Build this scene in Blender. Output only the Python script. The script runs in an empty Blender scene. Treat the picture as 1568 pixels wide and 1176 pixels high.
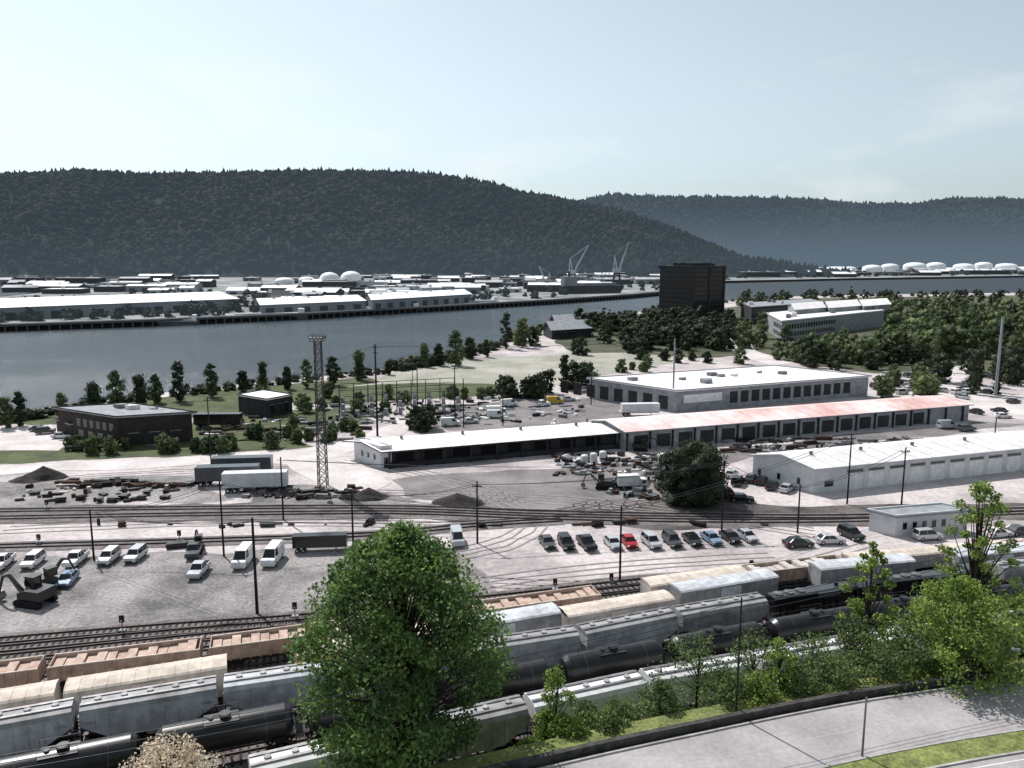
import bpy, math, random
import numpy as np
from mathutils import Matrix, Vector, noise
random.seed(7); np.random.seed(7)
F=1230.0; H=45.0; TH=math.atan(198/F); CS,SN=math.cos(TH),math.sin(TH)
scene=bpy.context.scene; coll=scene.collection
# survey helper: bearing / depression readings -> world metres on a level of height z
def P(px,py,z=0.0):
    u=-(py-588)/F; x=(px-784)/F
    dy=CS+u*SN; dz=-SN+u*CS; t=(z-H)/dz
    return Vector((x*t,dy*t,z))
def ZT(py,Y):
    u=-(py-588)/F
    return H+Y*(-SN+u*CS)/(CS+u*SN)
def ppm(py,z=0): return F*(SN+CS*(py-588)/F)/(H-z)
# ---------------- materials
MATS={}
def mat(name,col,col2=None,rough=.8,scale=.5,detail=6,bump=0,metal=0,haze=None,spec=.3,stretch=None,c0=.35,c1=.65,island=False,trans=0,fine=None,fr=(.8,1.14)):
    if name in MATS: return MATS[name]
    m=bpy.data.materials.new(name); m.use_nodes=True; nt=m.node_tree; N=nt.nodes; Lk=nt.links
    b=N['Principled BSDF']; b.inputs['Roughness'].default_value=rough; b.inputs['Metallic'].default_value=metal
    b.inputs['Specular IOR Level'].default_value=spec
    tc=N.new('ShaderNodeNewGeometry'); vec=tc.outputs['Position']
    if stretch:
        mp=N.new('ShaderNodeMapping'); mp.inputs['Scale'].default_value=stretch[:3]
        if len(stretch)>3: mp.inputs['Rotation'].default_value=(0,0,stretch[3])
        Lk.new(vec,mp.inputs['Vector']); vec=mp.outputs['Vector']
    nz=N.new('ShaderNodeTexNoise'); nz.inputs['Scale'].default_value=scale; nz.inputs['Detail'].default_value=detail; nz.inputs['Roughness'].default_value=.65
    Lk.new(vec,nz.inputs['Vector'])
    rp=N.new('ShaderNodeValToRGB'); rp.color_ramp.elements[0].position=c0; rp.color_ramp.elements[1].position=c1
    if col2 is None: col2=tuple(c*.72 for c in col)
    rp.color_ramp.elements[0].color=(*col2,1); rp.color_ramp.elements[1].color=(*col,1)
    Lk.new(nz.outputs['Fac'],rp.inputs['Fac']); out=rp.outputs['Color']
    if fine:
        n2=N.new('ShaderNodeTexNoise'); n2.inputs['Scale'].default_value=fine; n2.inputs['Detail'].default_value=4; Lk.new(tc.outputs['Position'],n2.inputs['Vector'])
        mr=N.new('ShaderNodeMapRange'); mr.inputs['From Min'].default_value=.3; mr.inputs['From Max'].default_value=.7; mr.inputs['To Min'].default_value=fr[0]; mr.inputs['To Max'].default_value=fr[1]
        Lk.new(n2.outputs['Fac'],mr.inputs['Value'])
        hs=N.new('ShaderNodeHueSaturation'); Lk.new(out,hs.inputs['Color']); Lk.new(mr.outputs['Result'],hs.inputs['Value']); out=hs.outputs['Color']
    if island:
        mr=N.new('ShaderNodeMapRange'); mr.inputs['To Min'].default_value=.5; mr.inputs['To Max'].default_value=1.5
        Lk.new(tc.outputs['Random Per Island'],mr.inputs['Value'])
        hs=N.new('ShaderNodeHueSaturation'); Lk.new(out,hs.inputs['Color']); Lk.new(mr.outputs['Result'],hs.inputs['Value']); out=hs.outputs['Color']
    Lk.new(out,b.inputs['Base Color'])
    if bump:
        bp=N.new('ShaderNodeBump'); bp.inputs['Strength'].default_value=bump; bp.inputs['Distance'].default_value=.3
        Lk.new(nz.outputs['Fac'],bp.inputs['Height']); Lk.new(bp.outputs['Normal'],b.inputs['Normal'])
    sh=b.outputs[0]; o=N['Material Output']
    if trans:
        tr=N.new('ShaderNodeBsdfTranslucent'); Lk.new(out,tr.inputs['Color']); mx=N.new('ShaderNodeMixShader'); mx.inputs[0].default_value=trans
        Lk.new(sh,mx.inputs[1]); Lk.new(tr.outputs[0],mx.inputs[2]); sh=mx.outputs[0]
    if haze:  # aerial haze painted onto the surface as emission, no volume
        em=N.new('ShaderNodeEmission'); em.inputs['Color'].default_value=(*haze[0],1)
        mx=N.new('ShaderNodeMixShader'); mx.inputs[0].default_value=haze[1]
        if len(haze)>2: # low mist painted as a height gradient of the emission mix
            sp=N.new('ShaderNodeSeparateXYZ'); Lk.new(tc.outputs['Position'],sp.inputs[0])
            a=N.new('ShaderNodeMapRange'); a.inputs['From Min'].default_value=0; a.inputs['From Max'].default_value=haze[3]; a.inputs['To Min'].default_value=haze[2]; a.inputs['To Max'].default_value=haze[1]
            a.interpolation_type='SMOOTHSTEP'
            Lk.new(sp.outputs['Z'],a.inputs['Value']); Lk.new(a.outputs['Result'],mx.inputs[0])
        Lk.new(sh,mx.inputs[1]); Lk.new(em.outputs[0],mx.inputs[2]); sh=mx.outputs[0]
    Lk.new(sh,o.inputs['Surface'])
    MATS[name]=m; return m
HZ=(.24,.30,.35)  # haze tint that the far materials emit
M=dict(
 white=mat('white_paint',(.82,.82,.82),(.6,.6,.6),.4,.8), roofw=mat('white_membrane_roof',(.88,.855,.855),(.72,.69,.69),.6,.25,bump=.05,fine=2,fr=(.86,1.08)),
 roofp=mat('weathered_red_roof',(.68,.42,.38),(.82,.77,.76),.6,.05,c0=.42,c1=.6,fine=1.5,fr=(.9,1.08)),
 wallg=mat('grey_wall',(.33,.35,.37),(.2,.21,.23),.8,.6), wallw=mat('pale_wall',(.66,.67,.68),(.5,.52,.54),.8,.4),
 walld=mat('dark_wall',(.04,.04,.043),(.02,.02,.023),.8,.5), brown=mat('brown_brick',(.055,.043,.04),(.025,.02,.02),.85,1),
 black=mat('black_steel',(.014,.014,.016),(.007,.007,.009),.35,1,spec=.5), dark=mat('dark_void',(.006,.006,.007),rough=.9),
 glass=mat('dark_glass',(.012,.014,.018),(.006,.008,.01),.1,.3,spec=.6), steel=mat('steel',(.25,.25,.26),(.14,.13,.13),.5,1,metal=.6),
 tglass=mat('tower_glass',(.010,.012,.015),(.005,.006,.008),.22,.08,spec=.4),
 rail=mat('rail_steel',(.08,.065,.06),(.04,.03,.03),.55,1,metal=.3), tie=mat('railway_ties',(.03,.024,.022),rough=.95,scale=3),
 ballast=mat('track_ballast',(.26,.235,.23),(.08,.07,.07),.95,.35,10,bump=.4,fine=4,c0=.3,c1=.7,fr=(.6,1.25)),
 wood=mat('pole_timber',(.03,.025,.022),(.016,.013,.012),.9,2), bark=mat('bark',(.05,.04,.033),(.025,.02,.018),.9,3,bump=.5),
 hop=mat('grey_hopper_paint',(.64,.67,.71),(.42,.43,.45),.55,.4,fine=1.2), hop2=mat('dirty_hopper_paint',(.42,.42,.43),(.24,.235,.23),.6,.5,fine=1.2),
 gond=mat('buff_gondola',(.57,.44,.37),(.37,.26,.21),.8,.6,fine=1.5), buff=mat('buff_boxcar_roof',(.68,.60,.52),(.48,.41,.35),.75,.4,fine=1.2),
 pale=mat('pale_boxcar_paint',(.62,.57,.54),(.42,.38,.36),.75,.4,fine=1.2),
 orange=mat('orange_boxcar',(.58,.30,.11),(.38,.19,.08),.75,.6), rust=mat('rust',(.10,.055,.04),(.05,.028,.022),.9,1),
 red=mat('red_paint',(.40,.02,.03),rough=.3), blue=mat('blue_paint',(.22,.33,.45),rough=.3), silver=mat('silver_paint',(.55,.57,.59),(.5,.52,.55),.25,1,metal=.35),
 blackp=mat('black_paint',(.012,.012,.014),rough=.2,spec=.6), greyp=mat('grey_paint',(.10,.11,.12),rough=.25,metal=.3), tyre=mat('tyre_rubber',(.012,.012,.012),rough=.9),
 yellow=mat('yellow_paint',(.6,.4,.05),rough=.5), light=mat('lamp_lens',(.8,.75,.65),rough=.2), tail=mat('tail_lens',(.4,.01,.01),rough=.2),
 dirt=mat('dark_soil',(.05,.043,.04),(.02,.018,.018),.95,.8,bump=.6,fine=3), conc=mat('concrete',(.45,.43,.42),(.3,.29,.28),.85,.4,fine=2),
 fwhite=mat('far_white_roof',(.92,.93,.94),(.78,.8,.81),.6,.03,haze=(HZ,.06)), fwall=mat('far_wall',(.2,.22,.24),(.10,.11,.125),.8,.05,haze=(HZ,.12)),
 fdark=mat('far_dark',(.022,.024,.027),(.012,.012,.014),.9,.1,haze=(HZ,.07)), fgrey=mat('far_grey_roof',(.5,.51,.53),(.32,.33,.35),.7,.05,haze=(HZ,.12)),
)
# ---------------- mesh builder
class MB:
    def __init__(s): s.v=[];s.f=[];s.m=[];s.mats=[];s.T=None;s.sm=[]
    def mi(s,k):
        m=M[k] if isinstance(k,str) else k
        if m not in s.mats: s.mats.append(m)
        return s.mats.index(m)
    def add(s,vs,fs,k,smooth=False):
        o=len(s.v); i=s.mi(k)
        for v in vs:
            v=Vector(v)
            if s.T is not None: v=s.T@v
            s.v.append(tuple(v))
        for f in fs: s.f.append(tuple(a+o for a in f)); s.m.append(i); s.sm.append(smooth)
    def box(s,x0,x1,y0,y1,z0,z1,k):
        vs=[(x,y,z) for z in (z0,z1) for y in (y0,y1) for x in (x0,x1)]
        s.add(vs,[(0,2,3,1),(4,5,7,6),(0,1,5,4),(2,6,7,3),(0,4,6,2),(1,3,7,5)],k)
    def cyl(s,p,q,r,k,n=8,r2=None,caps=True,smooth=True):
        p=Vector(p);q=Vector(q); d=(q-p)
        if d.length<1e-6: return
        d.normalize(); a=d.orthogonal().normalized(); b=d.cross(a); r2=r if r2 is None else r2
        vs=[p+(a*math.cos(2*math.pi*i/n)+b*math.sin(2*math.pi*i/n))*r for i in range(n)]+[q+(a*math.cos(2*math.pi*i/n)+b*math.sin(2*math.pi*i/n))*r2 for i in range(n)]
        s.add(vs,[(i,(i+1)%n,n+(i+1)%n,n+i) for i in range(n)],k,smooth)
        if caps: s.add(vs,[tuple(range(n))[::-1],tuple(range(n,2*n))],k)
    def beam(s,p,q,w,k): s.cyl(p,q,w*.7,k,4,caps=True,smooth=False)
    def prism(s,poly,y0,y1,k,ax='y'):
        n=len(poly)
        if ax=='y': vs=[(a,y0,b) for a,b in poly]+[(a,y1,b) for a,b in poly]
        else: vs=[(y0,a,b) for a,b in poly]+[(y1,a,b) for a,b in poly]
        s.add(vs,[(i,(i+1)%n,n+(i+1)%n,n+i) for i in range(n)]+[tuple(range(n))[::-1],tuple(range(n,2*n))],k)
    def dome(s,c,r,h,k,n=16,rings=4):
        vs=[];fs=[]
        for j in range(rings):
            a=j/rings*math.pi/2
            for i in range(n): t=2*math.pi*i/n; vs.append((c[0]+r*math.cos(a)*math.cos(t),c[1]+r*math.cos(a)*math.sin(t),c[2]+h*math.sin(a)))
        vs.append((c[0],c[1],c[2]+h))
        for j in range(rings-1):
            for i in range(n): fs.append((j*n+i,j*n+(i+1)%n,(j+1)*n+(i+1)%n,(j+1)*n+i))
        for i in range(n): fs.append(((rings-1)*n+i,(rings-1)*n+(i+1)%n,rings*n))
        s.add(vs,fs,k,True)
    def mesh(s,name):
        me=bpy.data.meshes.new(name); me.from_pydata(s.v,[],s.f)
        for m in s.mats: me.materials.append(m)
        me.polygons.foreach_set('material_index',s.m); me.polygons.foreach_set('use_smooth',s.sm); me.update(); return me
    def obj(s,name,loc=(0,0,0),rot=0): return place(s.mesh(name),name,loc,rot)
def place(me,name,loc,rot=0,sc=1):
    o=bpy.data.objects.new(name,me); o.location=loc; o.rotation_euler=(0,0,rot); o.scale=(sc,)*3; coll.objects.link(o); return o
def sheet(name,pts,z,m):
    w=[P(a,b) for a,b in pts]
    out=[]
    for a,b in zip(w,w[1:]+w[:1]):
        L=(b-a).length; n=max(1,min(20,int(L/5)))
        for i in range(n):
            p=a.lerp(b,i/n)
            if i: p=p+Vector((noise.noise(p*.1+Vector((3,0,z*50))),noise.noise(p*.1+Vector((0,9,z*50))),0))*2.6
            out.append((p.x,p.y,z))
    mb=MB(); mb.add(out,[tuple(range(len(out)))],m); return mb.obj(name)
# ---------------- world, sun, camera
W=bpy.data.worlds.new("World"); scene.world=W; W.use_nodes=True; nt=W.node_tree; N=nt.nodes; Lk=nt.links
bg=N['Background']; sky=N.new('ShaderNodeTexSky'); sky.sky_type='NISHITA'; sky.sun_disc=False
EL=math.radians(50); AZ=math.radians(-37)
sky.sun_elevation=EL; sky.sun_rotation=AZ; sky.air_density=1.0; sky.dust_density=1.2; sky.ozone_density=1.5; sky.altitude=50
hs=N.new('ShaderNodeHueSaturation'); hs.inputs['Saturation'].default_value=.27; hs.inputs['Value'].default_value=1.0
Lk.new(sky.outputs[0],hs.inputs['Color'])
ml=N.new('ShaderNodeMix'); ml.data_type='RGBA'; ml.blend_type='MULTIPLY'; ml.inputs['Factor'].default_value=1; ml.inputs['B'].default_value=(.95,1.08,1.13,1); Lk.new(hs.outputs[0],ml.inputs['A'])
tc=N.new('ShaderNodeTexCoord'); mp=N.new('ShaderNodeMapping'); mp.inputs['Scale'].default_value=(1,1,3.0)
nz=N.new('ShaderNodeTexNoise'); nz.inputs['Scale'].default_value=3.8; nz.inputs['Detail'].default_value=7
Lk.new(tc.outputs['Generated'],mp.inputs[0]); Lk.new(mp.outputs[0],nz.inputs['Vector'])
mr=N.new('ShaderNodeMapRange'); mr.inputs['From Min'].default_value=.55; mr.inputs['From Max'].default_value=.85; mr.inputs['To Max'].default_value=.75
Lk.new(nz.outputs['Fac'],mr.inputs['Value'])
mx=N.new('ShaderNodeMix'); mx.data_type='RGBA'; mx.inputs['B'].default_value=(8.4,8.6,8.7,1)
Lk.new(mr.outputs[0],mx.inputs['Factor']); Lk.new(ml.outputs['Result'],mx.inputs['A']); Lk.new(mx.outputs['Result'],bg.inputs[0])
bg.inputs[1].default_value=.115
sd=bpy.data.lights.new('sun','SUN'); sd.energy=5; sd.angle=math.radians(.5); sd.color=(1,.95,.92)
so=bpy.data.objects.new('sun',sd); coll.objects.link(so)
sv=Vector((math.sin(AZ)*math.cos(EL),math.cos(AZ)*math.cos(EL),math.sin(EL))); so.rotation_euler=(-sv).to_track_quat('-Z','Y').to_euler(); so.location=(0,0,200)
cd=bpy.data.cameras.new('camera'); cd.sensor_width=36; cd.lens=36*F/1568; cd.clip_end=20000; cd.clip_start=.5
co=bpy.data.objects.new('camera',cd); co.location=(0,0,H); co.rotation_euler=(math.pi/2-TH,0,0); coll.objects.link(co); scene.camera=co
scene.view_settings.view_transform='Standard'; scene.view_settings.look='None'
# ---------------- ground + water
gm=mat('yard_ground',(.57,.515,.51),(.30,.27,.27),.95,.05,11,bump=.15,fine=1.1,c0=.36,c1=.58,fr=(.78,1.14))
shore=[(-900,800),(-300,690),(0,642),(60,632),(150,615),(280,597),(400,585),(560,570),(640,555),(700,543),(780,520),(830,503),(900,490),(1000,474),(1110,461),(1200,454),(1330,451),(1568,448),(2200,443),(3600,438)]
far=[(-900,545),(-300,512),(0,497),(240,489),(460,480),(640,470),(840,459),(960,451),(1040,444),(1112,430),(1300,426),(1568,422),(2200,418),(3600,412)]
mb=MB()
ns=[P(*s) for s in shore]; fs_=[P(*s) for s in far]
def strip(mb,a,b,k):
    n=len(a); mb.add(list(a)+list(b),[(i,i+1,n+i+1,n+i) for i in range(n-1)],k)
strip(mb,[Vector((p.x,-300,0)) for p in ns],ns,gm)
strip(mb,ns,[Vector((p.x,p.y+9,-6)) for p in ns],M['dirt'])
strip(mb,[Vector((p.x,p.y-5,-6)) for p in fs_],fs_,M['dirt'])
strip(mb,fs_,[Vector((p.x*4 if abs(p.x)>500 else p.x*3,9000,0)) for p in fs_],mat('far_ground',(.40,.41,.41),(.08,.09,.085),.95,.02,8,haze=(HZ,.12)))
mb.add([(-9000,-300,0),(ns[0].x,-300,0),(ns[0].x,ns[0].y,0),(-9000,ns[0].y,0)],[(0,1,2,3)],gm)
mb.obj('ground')
wm=bpy.data.materials.new('river_water'); wm.use_nodes=True; nt=wm.node_tree; N=nt.nodes; Lk=nt.links; b=N['Principled BSDF']
b.inputs['Base Color'].default_value=(.02,.033,.043,1); b.inputs['IOR'].default_value=1.33
g=N.new('ShaderNodeNewGeometry'); mp=N.new('ShaderNodeMapping'); mp.inputs['Scale'].default_value=(.45,1,1); mp.inputs['Rotation'].default_value=(0,0,.3); Lk.new(g.outputs['Position'],mp.inputs[0])
# open reach downstream is wind-ruffled
sp=N.new('ShaderNodeSeparateXYZ'); Lk.new(g.outputs['Position'],sp.inputs[0])
rr_=N.new('ShaderNodeMapRange'); rr_.inputs['From Min'].default_value=60; rr_.inputs['From Max'].default_value=330; rr_.inputs['To Min'].default_value=.17; rr_.inputs['To Max'].default_value=.62; Lk.new(sp.outputs['X'],rr_.inputs['Value']); Lk.new(rr_.outputs[0],b.inputs['Roughness'])
n1=N.new('ShaderNodeTexNoise'); n1.inputs['Scale'].default_value=.5; n1.inputs['Detail'].default_value=8; n1.inputs['Roughness'].default_value=.7; Lk.new(mp.outputs[0],n1.inputs['Vector'])
n2=N.new('ShaderNodeTexNoise'); n2.inputs['Scale'].default_value=.012; n2.inputs['Detail'].default_value=4; Lk.new(mp.outputs[0],n2.inputs['Vector'])
mr=N.new('ShaderNodeMapRange'); mr.inputs['From Min'].default_value=.35; mr.inputs['From Max'].default_value=.65; mr.inputs['To Min'].default_value=.3; mr.inputs['To Max'].default_value=.9; Lk.new(n2.outputs['Fac'],mr.inputs['Value'])
bp=N.new('ShaderNodeBump'); bp.inputs['Distance'].default_value=.75; Lk.new(mr.outputs[0],bp.inputs['Strength']); Lk.new(n1.outputs['Fac'],bp.inputs['Height']); Lk.new(bp.outputs[0],b.inputs['Normal'])
mb=MB(); mb.add([(-6000,60,-4),(9000,60,-4),(9000,6000,-4),(-6000,6000,-4)],[(0,1,2,3)],wm); mb.obj('river_water')
# overlays
light=mat('pale_concrete_road',(.68,.63,.62),(.48,.44,.43),.9,.12,9,fine=1.5,fr=(.85,1.08))
grav=mat('grey_gravel',(.36,.335,.33),(.12,.115,.115),.95,.10,11,fine=2.2,c0=.36,c1=.62,fr=(.6,1.25))
asp=mat('worn_asphalt',(.26,.24,.24),(.13,.12,.12),.9,.1,8,fine=1.8)
grass=mat('grass',(.11,.13,.055),(.045,.06,.028),.95,.15,8,fine=2,fr=(.6,1.25))
wfl=mat('woodland_floor',(.13,.13,.08),(.035,.045,.025),.95,.06,8,fine=1,fr=(.6,1.25))
dry=mat('dry_grass',(.42,.40,.36),(.25,.255,.2),.95,.05,8,fine=1)
dkgr=mat('oily_ballast',(.17,.15,.145),(.045,.04,.04),.95,.12,9,fine=2.5,fr=(.6,1.25))
sheet('grass_field',[(585,573),(700,552),(860,541),(960,540),(1060,548),(1000,562),(905,577),(860,590),(780,600),(640,612),(570,600)],.02,dry)
sheet('grass_verge',[(560,590),(640,586),(780,588),(760,604),(640,612),(500,620),(430,615),(440,600)],.04,grass)
sheet('lawn',[(-40,650),(60,638),(150,622),(280,604),(400,592),(560,577),(585,585),(440,604),(430,628),(300,640),(100,640),(90,650)],.02,grass)
sheet('lawn',[(300,640),(430,628),(560,624),(590,640),(560,650),(480,655),(420,680),(300,690),(250,680)],.03,grass)
sheet('lawn',[(-60,702),(0,688),(240,682),(440,672),(480,684),(300,697),(0,710),(-60,716)],.04,grass)
sheet('yard_road',[(-150,722),(0,712),(300,699),(470,688),(530,672),(600,650),(560,640),(640,638),(640,655),(560,684),(530,700),(600,740),(560,760),(500,760),(440,712),(300,712),(0,728),(-150,742)],.05,light)
sheet('asphalt_yard',[(600,735),(640,728),(930,712),(1010,700),(1030,735),(1100,770),(900,765),(820,790),(700,768),(620,760)],.02,asp)
sheet('asphalt_apron',[(960,705),(1500,645),(1568,650),(1150,700),(1080,715)],.03,asp)
sheet('gravel_lot',[(-120,872),(60,850),(300,846),(560,835),(620,850),(700,850),(760,905),(470,944),(0,978),(-120,988)],.02,grav)
sheet('gravel_patch',[(-120,745),(0,738),(200,728),(300,730),(360,765),(100,775),(-120,778)],.03,grav)
sheet('gravel_patch',[(380,750),(470,742),(560,748),(640,768),(600,776),(380,776)],.03,grav)
sheet('parking_lot',[(700,620),(830,610),(940,610),(960,640),(820,652),(690,660),(650,645)],.03,asp)
sheet('woodland_floor',[(870,500),(1000,487),(1110,472),(1200,458),(1330,455),(1568,452),(1900,452),(2000,600),(1640,590),(1540,580),(1440,566),(1340,572),(1220,556),(1150,535),(1125,505),(1105,510),(1128,545),(1000,552),(880,540),(850,525)],.015,wfl)
sheet('street',[(1108,500),(1135,510),(1160,540),(1210,557),(1180,560),(1130,545),(1105,520)],.05,light)
sheet('street',[(1380,600),(1420,575),(1470,560),(1500,562),(1460,590),(1600,625),(1750,650),(1600,650),(1480,625)],.05,light)
sheet('lot_pavement',[(0,655),(80,650),(110,672),(90,690),(0,690),(-80,700),(-80,670)],.05,light)
# vehicle wheel ruts worn into the yard
mb=MB(); rut=mat('wheel_ruts',(.36,.32,.315),(.25,.225,.22),.95,.3,8,fine=2)
for (x0,y0,x1,y1,c) in ((560,760,1250,822,6),(700,900,1350,845,-8),(0,815,700,808,3),(520,705,830,800,4),(640,860,840,795,-5),(0,745,440,722,2),(480,950,1200,862,3),(820,800,1120,765,3)):
    a=P(x0,y0); b2=P(x1,y1); d=(b2-a).normalized(); nn=Vector((-d.y,d.x,0))
    for o in (-.9,.9,2.6,4.3):
        L=[a.lerp(b2,i/24)+nn*(o+c*math.sin(i/24*math.pi)+noise.noise(Vector((i*.3,o,x0)))*.5) for i in range(25)]
        strip(mb,[p+nn*.16+Vector((0,0,.062)) for p in L],[p-nn*(.16)+Vector((0,0,.062)) for p in L],rut)
mb.obj('wheel_ruts')
# ---------------- tracks
def smooth(pts,z=0):
    w=[P(a,b,z) for a,b in pts]; out=[]
    w=[w[0]*2-w[1]]+w+[w[-1]*2-w[-2]]
    for i in range(1,len(w)-2):
        p0,p1,p2,p3=w[i-1:i+3]; n=max(3,int((p2-p1).length/1.5))
        for k in range(n):
            t=k/n; out.append(.5*((2*p1)+(p2-p0)*t+(2*p0-5*p1+4*p2-p3)*t*t+(3*p1-p0-3*p2+p3)*t**3))
    out.append(w[-2]); return out
def normals(L):
    o=[]
    for i in range(len(L)):
        d=L[min(i+1,len(L)-1)]-L[max(i-1,0)]; d.normalize(); o.append(Vector((-d.y,d.x,0)))
    return o
tcount=0
def track(pts,ties=True,bw=1.9):
    global tcount
    L=smooth(pts); Nn=normals(L); mb=MB(); n=len(L); tcount+=1
    zb=.10+.006*tcount
    for off,w,z0,z1,k in ((0,bw,.0,zb,'ballast'),(-.75,.075,.16,.34,'rail'),(.75,.075,.16,.34,'rail')):
        bw2=w+(.5 if k=='ballast' else 0)
        A=[L[i]+Nn[i]*(off-bw2)+Vector((0,0,z0)) for i in range(n)]; B=[L[i]+Nn[i]*(off-w)+Vector((0,0,z1)) for i in range(n)]
        C=[L[i]+Nn[i]*(off+w)+Vector((0,0,z1)) for i in range(n)]; D=[L[i]+Nn[i]*(off+bw2)+Vector((0,0,z0)) for i in range(n)]
        strip(mb,A,B,k); strip(mb,B,C,k); strip(mb,C,D,k)
    if ties:
        s=0
        for i in range(n-1):
            seg=(L[i+1]-L[i]).length; d=(L[i+1]-L[i]).normalized()
            while s<seg:
                p=L[i]+d*s; nn=Nn[i]
                vs=[p+nn*a+d*bb+Vector((0,0,zb+.06)) for a,bb in ((-1.3,-.12),(1.3,-.12),(1.3,.12),(-1.3,.12))]
                mb.add(vs+[v-Vector((0,0,.08)) for v in vs],[(0,1,2,3),(0,1,5,4),(2,3,7,6)],'tie'); s+=.75
            s-=seg
    mb.obj('railway_track'); return L
track([(-200,786),(0,783),(300,779),(600,778),(830,786),(1100,791),(1300,792),(1450,786),(1700,776)],False)
track([(-200,797),(0,794),(300,789),(600,786),(830,794),(1100,799),(1300,798),(1450,791),(1700,781)],False)
track([(-200,846),(0,838),(280,830),(560,820),(720,806),(860,797)],False)
track([(-200,1001),(0,983),(250,962),(460,947),(760,917),(1000,890),(1250,869),(1400,858),(1750,834)])
track([(-200,1014),(0,996),(250,972),(460,954),(770,926),(1000,899),(1300,874),(1750,842)])
track([(-200,1030),(0,1010),(250,983),(460,963),(780,936),(1050,903),(1400,871),(1750,850)])
track([(-200,1046),(0,1025),(250,995),(460,974),(780,945),(1080,906),(1450,873),(1750,857)])
track([(-200,1064),(0,1042),(250,1010),(460,987),(780,951),(1080,910),(1500,875),(1750,862)])
sheet('ballast_bed',[(-200,1000),(0,975),(460,940),(760,908),(1000,882),(1250,862),(1750,826),(1750,960),(1400,1015),(1010,1100),(780,1150),(500,1230),(200,1290),(-300,1290)],.012,dkgr)
sheet('ballast_bed',[(-200,778),(0,775),(300,771),(560,768),(640,772),(760,772),(840,762),(960,758),(1200,775),(1500,772),(1700,765),(1700,790),(1300,806),(1000,812),(880,803),(820,800),(600,795),(300,798),(0,803),(-200,806)],.014,dkgr)
def bogie(mb,x):
    for dx in (-.85,.85):
        for y in (-.78,.78): mb.cyl((x+dx,y-.07,.45),(x+dx,y+.07,.45),.44,'rust',10)
        mb.cyl((x+dx,-.75,.45),(x+dx,.75,.45),.09,'rust',6)
    for y in (-.95,.95): mb.box(x-1.3,x+1.3,y-.1,y+.1,.4,.75,'black')
    mb.box(x-.2,x+.2,-1,1,.6,.95,'black')
def hopper(col,top=None):
    mb=MB(); l=5.8; top=top or col
    for x in (-4.3,4.3): bogie(mb,x)
    mb.box(-l,l,-.25,.25,.95,1.2,'black')
    mb.box(-l-.35,-l,-.15,.15,.85,1.1,'black'); mb.box(l,l+.35,-.15,.15,.85,1.1,'black')
    mb.prism([(-l,2.7),(-3.4,1.25),(3.4,1.25),(l,2.7),(l,3.75),(-l,3.75)],-1.5,1.5,col)
    mb.prism([(-1.5,3.752),(1.5,3.752),(1.3,4.15),(.75,4.36),(-.75,4.36),(-1.3,4.15)],-l,l,top,'x')
    for x in (-2.3,0,2.3): mb.prism([(x-.95,1.24),(x+.95,1.24),(x+.3,.55),(x-.3,.55)],-.9,.9,col)
    i=-l
    while i<=l+.01:
        for y in (-1.56,1.5): mb.box(i-.05,i+.05,y,y+.06,2.4 if abs(i)>4 else 1.3,3.75,col)
        i+=1.16
    for s in (-1,1):
        for y in (-1.35,1.35): mb.beam((s*(l-.1),y,1.1),(s*(l-.1),y,2.8),.1,'black')
        mb.beam((s*(l-.1),-1.3,1.1),(s*(l-.1),1.3,1.1),.1,'black')
        for k in range(8): mb.beam((s*(l+.1),-1.4,1.2+k*.35),(s*(l+.1),-.95,1.2+k*.35),.04,'steel')
        mb.beam((s*3.6,-1.2,1.1),(s*(l-.3),-1.2,2.5),.12,'black')
        mb.box(s*4.9-.45,s*4.9+.45,-1.515,-1.502,2.85,3.15,'hop2')
    for y in (-.62,.62): mb.box(-l,l,y-.16,y+.16,4.42,4.46,'steel')
    for k in range(5): mb.cyl((-4.4+k*2.2,0,4.36),(-4.4+k*2.2,0,4.52),.3,'hop2',10)
    return mb.mesh('covered_hopper_car')
def tank():
    mb=MB(); R=1.5
    for x in (-4.6,4.6): bogie(mb,x)
    mb.box(-6,6,-.3,.3,.95,1.25,'black'); c='black'
    mb.cyl((-5.1,0,2.7),(5.1,0,2.7),R,c,24,caps=False)
    for s in (-1,1):
        mb.cyl((s*5.1,0,2.7),(s*5.55,0,2.7),R,c,24,1.2,caps=False); mb.cyl((s*5.55,0,2.7),(s*5.8,0,2.7),1.2,c,24,.5,caps=True)
        mb.box(s*4.6-.5,s*4.6+.5,-.9,.9,1.0,1.7,c)
        mb.box(s*5.95-.05,s*5.95+.05,-1.4,1.4,1.0,1.15,'black')
        for y in (-1.35,1.35): mb.beam((s*5.95,y,1.1),(s*5.95,y,2.2),.06,'black')
        mb.beam((s*5.95,-1.35,2.2),(s*5.95,1.35,2.2),.06,'black')
    mb.cyl((0,0,4.1),(0,0,4.5),.5,c,12); mb.cyl((1.2,0,4.1),(1.2,0,4.35),.25,c,8)
    mb.box(-1.2,1.8,-.9,-.6,4.02,4.07,'black'); mb.box(-1.2,1.8,.6,.9,4.02,4.07,'black')
    for x in (-1.2,1.8):
        for y in (-.95,.95): mb.beam((x,y,4.0),(x,y,4.7),.04,'black')
    for y in (-.95,.95): mb.beam((-1.2,y,4.7),(1.8,y,4.7),.04,'black')
    for y in (-1.55,1.55):
        for x in (.1,.5): mb.beam((x,y,1.1),(x,y*.66,4.0),.05,'black')
    for x in (-3.4,3.4): mb.cyl((x-.04,0,2.7),(x+.04,0,2.7),R+.02,'greyp',24,caps=False)
    return mb.mesh('tank_car')
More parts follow.
